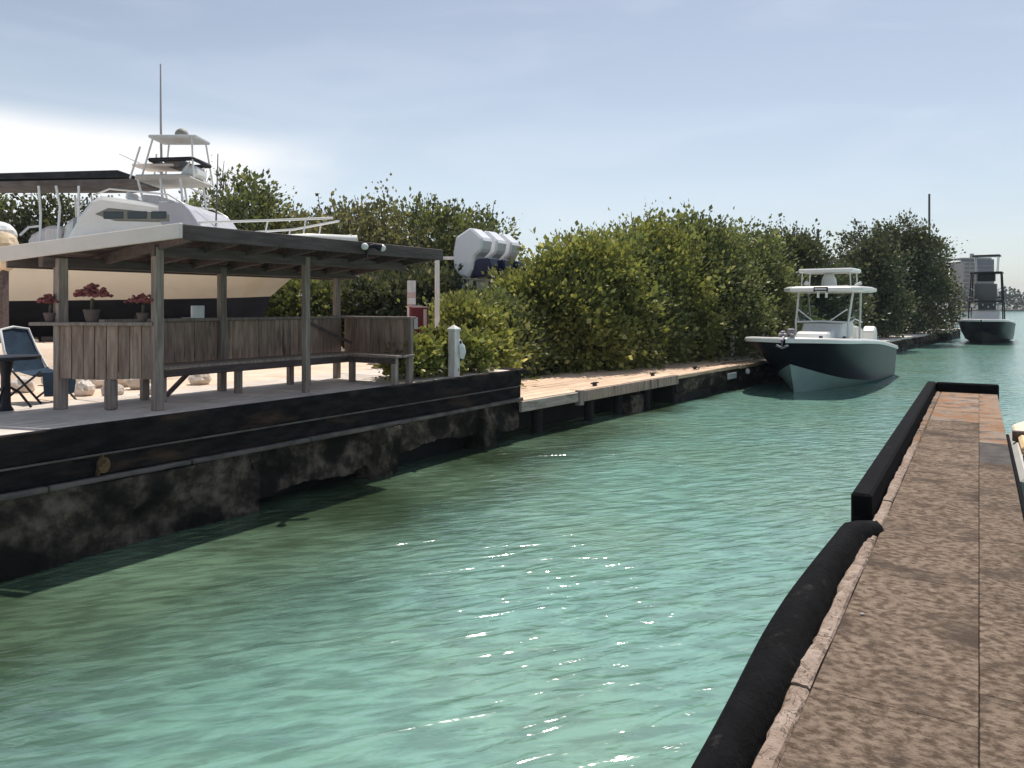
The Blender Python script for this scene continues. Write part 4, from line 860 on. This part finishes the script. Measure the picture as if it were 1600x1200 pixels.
place(868,21.8,380,1.3,1.2,'bright',22000,23,'bright green bush beside the white outboards, at the start of the walkway')
place(918,23.0,366,1.5,1.3,'bright',20000,24,'yellow green rounded bush topped by bare twigs')
place(952,24.0,372,1.7,1.4,'mid',22000,25,'mid green bush behind the middle of the plank walkway')
place(1010,25.4,330,1.6,1.5,'bright',20000,26,'tall yellow green bush whose top is highest above the walkway',twigs=26)
place(1085,26.9,333,1.8,1.6,'mid',22000,27,'green bush with leafy twigs standing clear of its top',twigs=30)
place(1160,29.4,348,1.9,1.6,'mid',20000,28,'dark green bush left of the navy boat hardtop')
place(1226,33.6,358,1.9,1.6,'dark',18000,29,'dark bush directly behind the navy boat hardtop',size=.14)
place(1280,38.0,398,1.8,1.6,'dark',16000,30,'lower dark bush in the dip before the last big tree',size=.14)
place(1352,44.5,366,1.8,1.6,'dark',18000,31,'dark spiky tree left of the last tree on the point',name='mangrove_tree',cat='tree',size=.16)
place(1402,51,340,2.6,1.9,'dark',24000,32,'largest dark tree near the end of the point',name='mangrove_tree',cat='tree',size=.17,twigs=30)
place(1440,57,372,2.1,1.6,'dark',16000,33,'outermost dark tree at the tip of the point',name='mangrove_tree',cat='tree',size=.17,twigs=26)
GT = 'trees behind the boatyard'
place(375,28,268,2.0,1.8,'mid',18000,41,'tall green tree just right of the lookout tower',name='buttonwood_tree',cat='tree',ragged=.8,clump=.24,z=1.3,group=GT,size=.16,twigs=22)
place(462,29,322,1.9,1.7,'olive',16000,42,'olive green tree above the bow rail of the cream boat',name='buttonwood_tree',cat='tree',ragged=.8,clump=.24,z=1.3,group=GT,size=.15)
place(545,27,322,2.0,1.8,'olive',17000,43,'olive tree above the middle of the shelter roof',name='buttonwood_tree',cat='tree',ragged=.8,clump=.24,z=1.3,group=GT,size=.15,twigs=26)
place(612,26,332,1.6,1.5,'olive',14000,44,'greyish olive tree above the right part of the shelter roof',name='buttonwood_tree',cat='tree',ragged=.8,clump=.24,z=1.3,group=GT,size=.14,twigs=22)
place(675,27.5,320,1.7,1.6,'mid',16000,45,'green tree left of the white outboards',name='buttonwood_tree',cat='tree',ragged=.8,clump=.24,z=1.3,group=GT,size=.15,twigs=26)
place(742,29,330,1.7,1.6,'mid',14000,46,'green tree rising behind the white outboards',name='buttonwood_tree',cat='tree',ragged=.8,clump=.24,z=1.0,group=GT,size=.15,twigs=30)
place(470,22.5,432,1.5,1.2,'mid',12000,47,'low green bush in front of the cream bow',z=1.3,group=GT,size=.14)
place(570,22.5,420,1.5,1.2,'dark',13000,48,'dark bush seen through the shelter between its two right posts',z=1.3,group=GT,size=.14)
place(660,22.0,412,1.3,1.1,'dark',12000,49,'dark bush seen beyond the striped stake',z=1.3,group=GT,size=.14)
place(35,30,300,2.2,1.8,'dark',17000,50,'dark green tree at the far left under the black canvas top',name='buttonwood_tree',cat='tree',ragged=.8,clump=.24,z=1.3,group=GT,size=.16)
place(-60,30,300,2.2,1.8,'mid',8000,51,'green tree cut by the left edge of the view',name='buttonwood_tree',cat='tree',ragged=.8,clump=.24,z=1.3,group=GT,size=.16)
place(128,31,322,1.9,1.7,'dark',14000,52,'dark tree behind the seats of the open white boat',name='buttonwood_tree',cat='tree',ragged=.8,clump=.24,z=1.3,group=GT,size=.16)
place(225,33,325,2.3,1.8,'mid',14000,53,'pale green tree behind the cabin of the cream boat',name='buttonwood_tree',cat='tree',ragged=.8,clump=.24,z=1.3,group=GT,size=.16)
place(300,31,322,1.6,1.6,'mid',12000,54,'green tree directly behind the lookout tower legs',name='buttonwood_tree',cat='tree',ragged=.8,clump=.24,z=1.3,group=GT,size=.16)
# low plants on the dock edge
for i,(u,v,h_,lab) in enumerate(((9.85,.62,.55,'leafy green plant beside the end of the far bench'),(10.25,.75,.50,'leafy green plant left of the white mooring post'),(11.0,.55,.62,'leafy green plant right of the white mooring post'),(11.6,.6,.5,'low green plant at the black end of the dock'))):
    x,y,_ = D(u,v); tree('leafy_plant', lab, 'plant', x, y, 1.32, h_, .42, .40, 'bright', 1500, 60+i, .09, low=.05, group='green plants on the dock edge', lobes=4, twigs=5, clump=.10)
# utility poles beyond the trees
def upole(px, Y, pt, w, label):
    s = MB(); x,y = P2(px,Y); hh = top2h(pt,Y,.7); s.tube([(0,0,0),(0,0,hh)],[w,w*.8],8); solo('utility_pole', s, MT['pole'], label, 'pole', (x,y,.7), 0, 'poles beyond the trees')
upole(1452,62,303,.10,'tall thin dark pole rising above the last tree')
upole(1278,56,358,.13,'short dark pole top showing above the dip in the bushes')

# ------------------------------------------------------------------ the point: things on the quay end
pt = thing('dock_box', 'pale box with a dark lid stacked on the end of the quay', 'box', WK(57.0,.85,ZW+.015), W_ANG)
s = MB(); s.box(-.8,.8,-.45,.45,0,.42); part('box_body', s, MT['white'], pt, .03)
s = MB(); s.box(-.84,.84,-.49,.49,.42,.50); part('lid', s, MT['tag'], pt, .02)
def piling(a_, m_, h, r_, label):
    s = MB(); s.lathe([(r_,-1.5),(r_*.95,h-.06),(r_*.6,h)], n=10); solo('dock_piling', s, MT['wood'], label, 'piling', WK(a_,m_,ZW), 0, 'pilings at the end of the quay')
piling(58.8,.5,1.35,.17,'thick grey piling right of the pale box at the quay end')
piling(55.2,1.2,1.9,.20,'taller grey piling beside the last tree at the quay end')

# ------------------------------------------------------------------ far shore
fs = MB(); fs.prism([(120,345),(1200,520),(1200,1600),(60,1600)], -1, .8); structure('far_shore', fs, MT['farland'])
rng_ = np.random.default_rng(5); n = 16000
tx = rng_.uniform(0,1,n); X = 150+tx*560; Yb = 352+(X-120)*.162+rng_.uniform(0,40,n)
hh = 7.5+1.8*np.sin(X*.21)+1.2*np.sin(X*.53+1)+rng_.normal(0,.6,n)
pts = np.stack([X,Yb,.8+hh*rng_.uniform(0,1,n)**.6],1)
o = bpy.data.objects.new('far_treeline', leaf_mesh('far_treeline', pts, rng_.normal(0,1,(n,3))+np.array([0,0,.4]), 1.9, LEAF['far'], rng_)); COL.objects.link(o)
o['kind'] = 'stuff'; o['label'] = 'distant mangrove treeline across the water'
cd = thing('condo_tower', 'distant pale condominium block with a dark side beyond the far trees', 'building', (312,520,.7))
cw = 33/1200*520; ht = top2h(406,520,.7)
s = MB(); s.box(-11,-3.2,-8,8,0,ht-1.5); part('pale_wing', s, MT['condo'], cd)
s = MB(); s.box(-3.1,10,-7,9,0,ht); part('grey_wing', s, MT['condoshade'], cd)
s = MB(); s.box(-11.2,8,-7.5,8.5,ht+.02,ht+1.0); part('roof', s, MT['condo'], cd)
s = MB(); s.box(-1.5,.2,-1,1,ht+1.0,ht+4.2); part('stair_head', s, MT['condo'], cd)
for f_ in range(11):
    z_ = 1.6+f_*(ht-3)/11
    for (x0,x1) in ((-10.2,-7.6),(-6.6,-4.0)):
        s = MB(); s.box(x0,x1,-8.35,-8.02,z_,z_+1.7); part('window', s, MT['glass'], cd)
    s = MB(); s.box(-2.6,9.6,-8.3,-7.02,z_-.5,z_-.2); part('balcony', s, MT['condo'], cd)
for x in (-7.1,-3.4):
    s = MB(); s.box(x-.4,x+.4,-8.5,-8.02,0,ht-1.6); part('pilaster', s, mat('tan_pilaster', (.28,.20,.11), rough=.9), cd)

# ------------------------------------------------------------------ the pier the camera stands on
ZP = 1.0
pr = thing('concrete_pier', 'weathered brown concrete pier with a cracked edge and black rubber fenders in the foreground', 'pier', (0,0,0), P_ANG)
def slab(x0,x1,y0,y1,m_,dz=0): s = MB(); s.box(x0,x1,y0,y1,ZP-.35,ZP+dz); return part('slab', s, m_, pr, .003)
# local x along the pier, local y to the left; the joint runs under the eye
EX = 15.9
cutL = [-4.0,1.75,3.3,4.9,6.4,8.1,9.9,11.9,13.1,EX]; 
for i in range(len(cutL)-1):
    m_ = MT['pierrust'] if i >= 7 else MT['pier']
    slab(cutL[i]+.0015,cutL[i+1]-.0015,.0015,.580,m_,rng.uniform(-.002,.002))
cutR = [-4.0,2.1,3.6,4.5,6.0,7.4,8.9,10.2,12.1,EX]
for i in range(len(cutR)-1):
    m_ = MT['pierdark'] if i in (6,) else (MT['pierrust'] if i >= 7 else MT['pier'])
    slab(cutR[i]+.0015,cutR[i+1]-.0015,-.275,-.0015,m_,rng.uniform(-.004,.004))
# cracked lip, broken into irregular lengths, its outer edge crumbled
x = -4.0
while x < EX:
    x2 = min(x+rng.uniform(.3,1.2), EX); n_ = 12; rows = []; dz = rng.uniform(-.006,.006)
    for i in range(n_+1):
        xx = x+.003+(x2-x-.006)*i/n_; e = 1 if 0 < i < n_ else .4
        yo = .664+.012*fn(xx*3.1,.3,2)+rng.uniform(-.006,.006)
        yi_ = .586+.003*fn(xx*4,.1,3)
        rows.append([(xx,yi_,ZP-.3),(xx,yi_,ZP-.010+dz)]+[(xx, yi_+(yo-yi_)*q, ZP+dz+(.010*math.sin(q*3.1)-.002+rng.uniform(-.006,.006))*e) for q in (.12,.35,.6,.85)]+[(xx,yo,ZP-.018+dz),(xx,yo+.004,ZP-.10),(xx,yo-.01,ZP-.34)])
    s = MB(); s.grid(rows, smooth=False, flip=True); k_ = len(rows[0]); s.add(rows[0],[tuple(range(k_))]); s.add(rows[-1],[tuple(range(k_-1,-1,-1))])
    part('lip_stone', s, MT['pierrust'] if x > 9.5 else MT['lip'], pr); x = x2
pb = MB(); pb.ball((0,0,0),.012,.010,.007,8,5,jit=.2)
solo('pebble', pb, MT['rock'], 'single white pebble lying on the concrete pier near its cracked edge', 'pebble', (math.cos(P_ANG)*4.2-math.sin(P_ANG)*.50, math.sin(P_ANG)*4.2+math.cos(P_ANG)*.50, ZP+.006))
s = MB(); s.box(-4,EX-.02,-.26,.64,-1.2,ZP-.36); part('pier_core', s, MT['void'], pr)
# black rubber fenders: the far one a raised square curb that turns the corner, the near one rounded and bulging
s = MB(); s.box(6.18,EX+.16,.672,.815,ZP-.28,ZP+.165); part('curb_fender', s, MT['rubber'], pr, .02)
s = MB(); s.box(EX+.005,EX+.16,-.30,.668,ZP-.28,ZP+.165); part('end_fender', s, MT['rubber'], pr, .02)
rows = []
for k in range(61):
    t_ = k/60; x = 6.02-10.0*t_
    wv = 1+.10*math.sin(x*2.3)+.05*math.sin(x*5.1+1); end = min(1,(.15+k*.45)) if k < 3 else 1
    yo = .815+.030*wv*end+(.02*math.sin(x*1.9+.5)); yi = .668+.010*math.sin(x*3.1)+.006*math.sin(x*7)
    zt = ZP+(.085+.02*math.sin(x*1.7))*end
    if k < 4: yi -= (.05,.10,.06,.02)[k]; yo -= (.12,.03,.01,0)[k]
    rows.append([(x,.60,ZP-.34),(x,yi-.02,ZP-.06),(x,yi,ZP-.02 if k > 4 else ZP+.004),(x,yi+.012,ZP+.02+.3*(zt-ZP)),(x,yi+.045,zt),(x,(yi+yo)/2,zt+.01),(x,yo-.03,zt-.015),(x,yo,zt-.07),(x,yo-.01,ZP-.3)])
s = MB(); s.grid(rows); s.add(rows[0],[tuple(range(9))]); part('rounded_fender', s, MT['rubber'], pr)
s = MB(); s.box(-4,11.2,-.315,-.28,ZP-.30,ZP-.02); part('side_fender', s, MT['rubber'], pr, .01)

# small pale boat moored on the far right of the pier
sk = thing('moored_skiff', 'pale cream skiff with straw coloured seat tied right of the pier, cut by the frame', 'boat', (2.5*math.cos(P_ANG), 2.5*math.sin(P_ANG), 0), P_ANG)
s = MB(); s.prism([(8.5,-.42),(12.6,-.42),(13.6,-.72),(13.9,-1.05),(13.6,-1.45),(12.6,-1.85),(8.5,-1.95)], -.25, .50); part('hull', s, MT['white'], sk, .06)
s = MB(); s.prism([(11.5,-.46),(12.6,-.46),(13.5,-.74),(13.75,-1.05),(13.5,-1.40),(12.6,-1.80),(11.5,-1.85)], .505, .60); part('fore_deck', s, mat('cream_deck', (.70,.60,.44), (.76,.67,.52), 2, rough=.7), sk, .03)
s = MB(); s.prism([(10.2,-.50),(11.3,-.50),(11.3,-1.8),(10.2,-1.8)], .505, .62); part('seat', s, MT['yellow'], sk, .04)
s = MB(); s.prism([(8.7,-.50),(9.9,-.50),(9.9,-1.8),(8.7,-1.8)], .505, .56); part('cockpit_floor', s, MT['dkmetal'], sk, .02)
s = MB(); s.box(11.35,11.45,-1.9,-.43,.505,.66); part('coaming', s, MT['dkwood'], sk, .01)
s = MB(); s.lathe([(.05,.60),(.05,.70),(.07,.72),(.02,.74)],(13.3,-.86,0),8); part('bow_bitt', s, MT['dkmetal'], sk)

# ------------------------------------------------------------------ the air: thin pale haze round everything
hb = MB(); hb.box(-420,1320,-80,1720,-2.5,48)
hm = bpy.data.materials.new('haze'); hm.use_nodes = True; ht_ = hm.node_tree; ht_.nodes.clear()
ho = ht_.nodes.new('ShaderNodeOutputMaterial'); hv = ht_.nodes.new('ShaderNodeVolumePrincipled')
hv.inputs['Color'].default_value = (.80,.90,1,1); hv.inputs['Density'].default_value = .00028; ht_.links.new(hv.outputs[0], ho.inputs['Volume'])
structure('haze', hb, hm, kind='stuff')
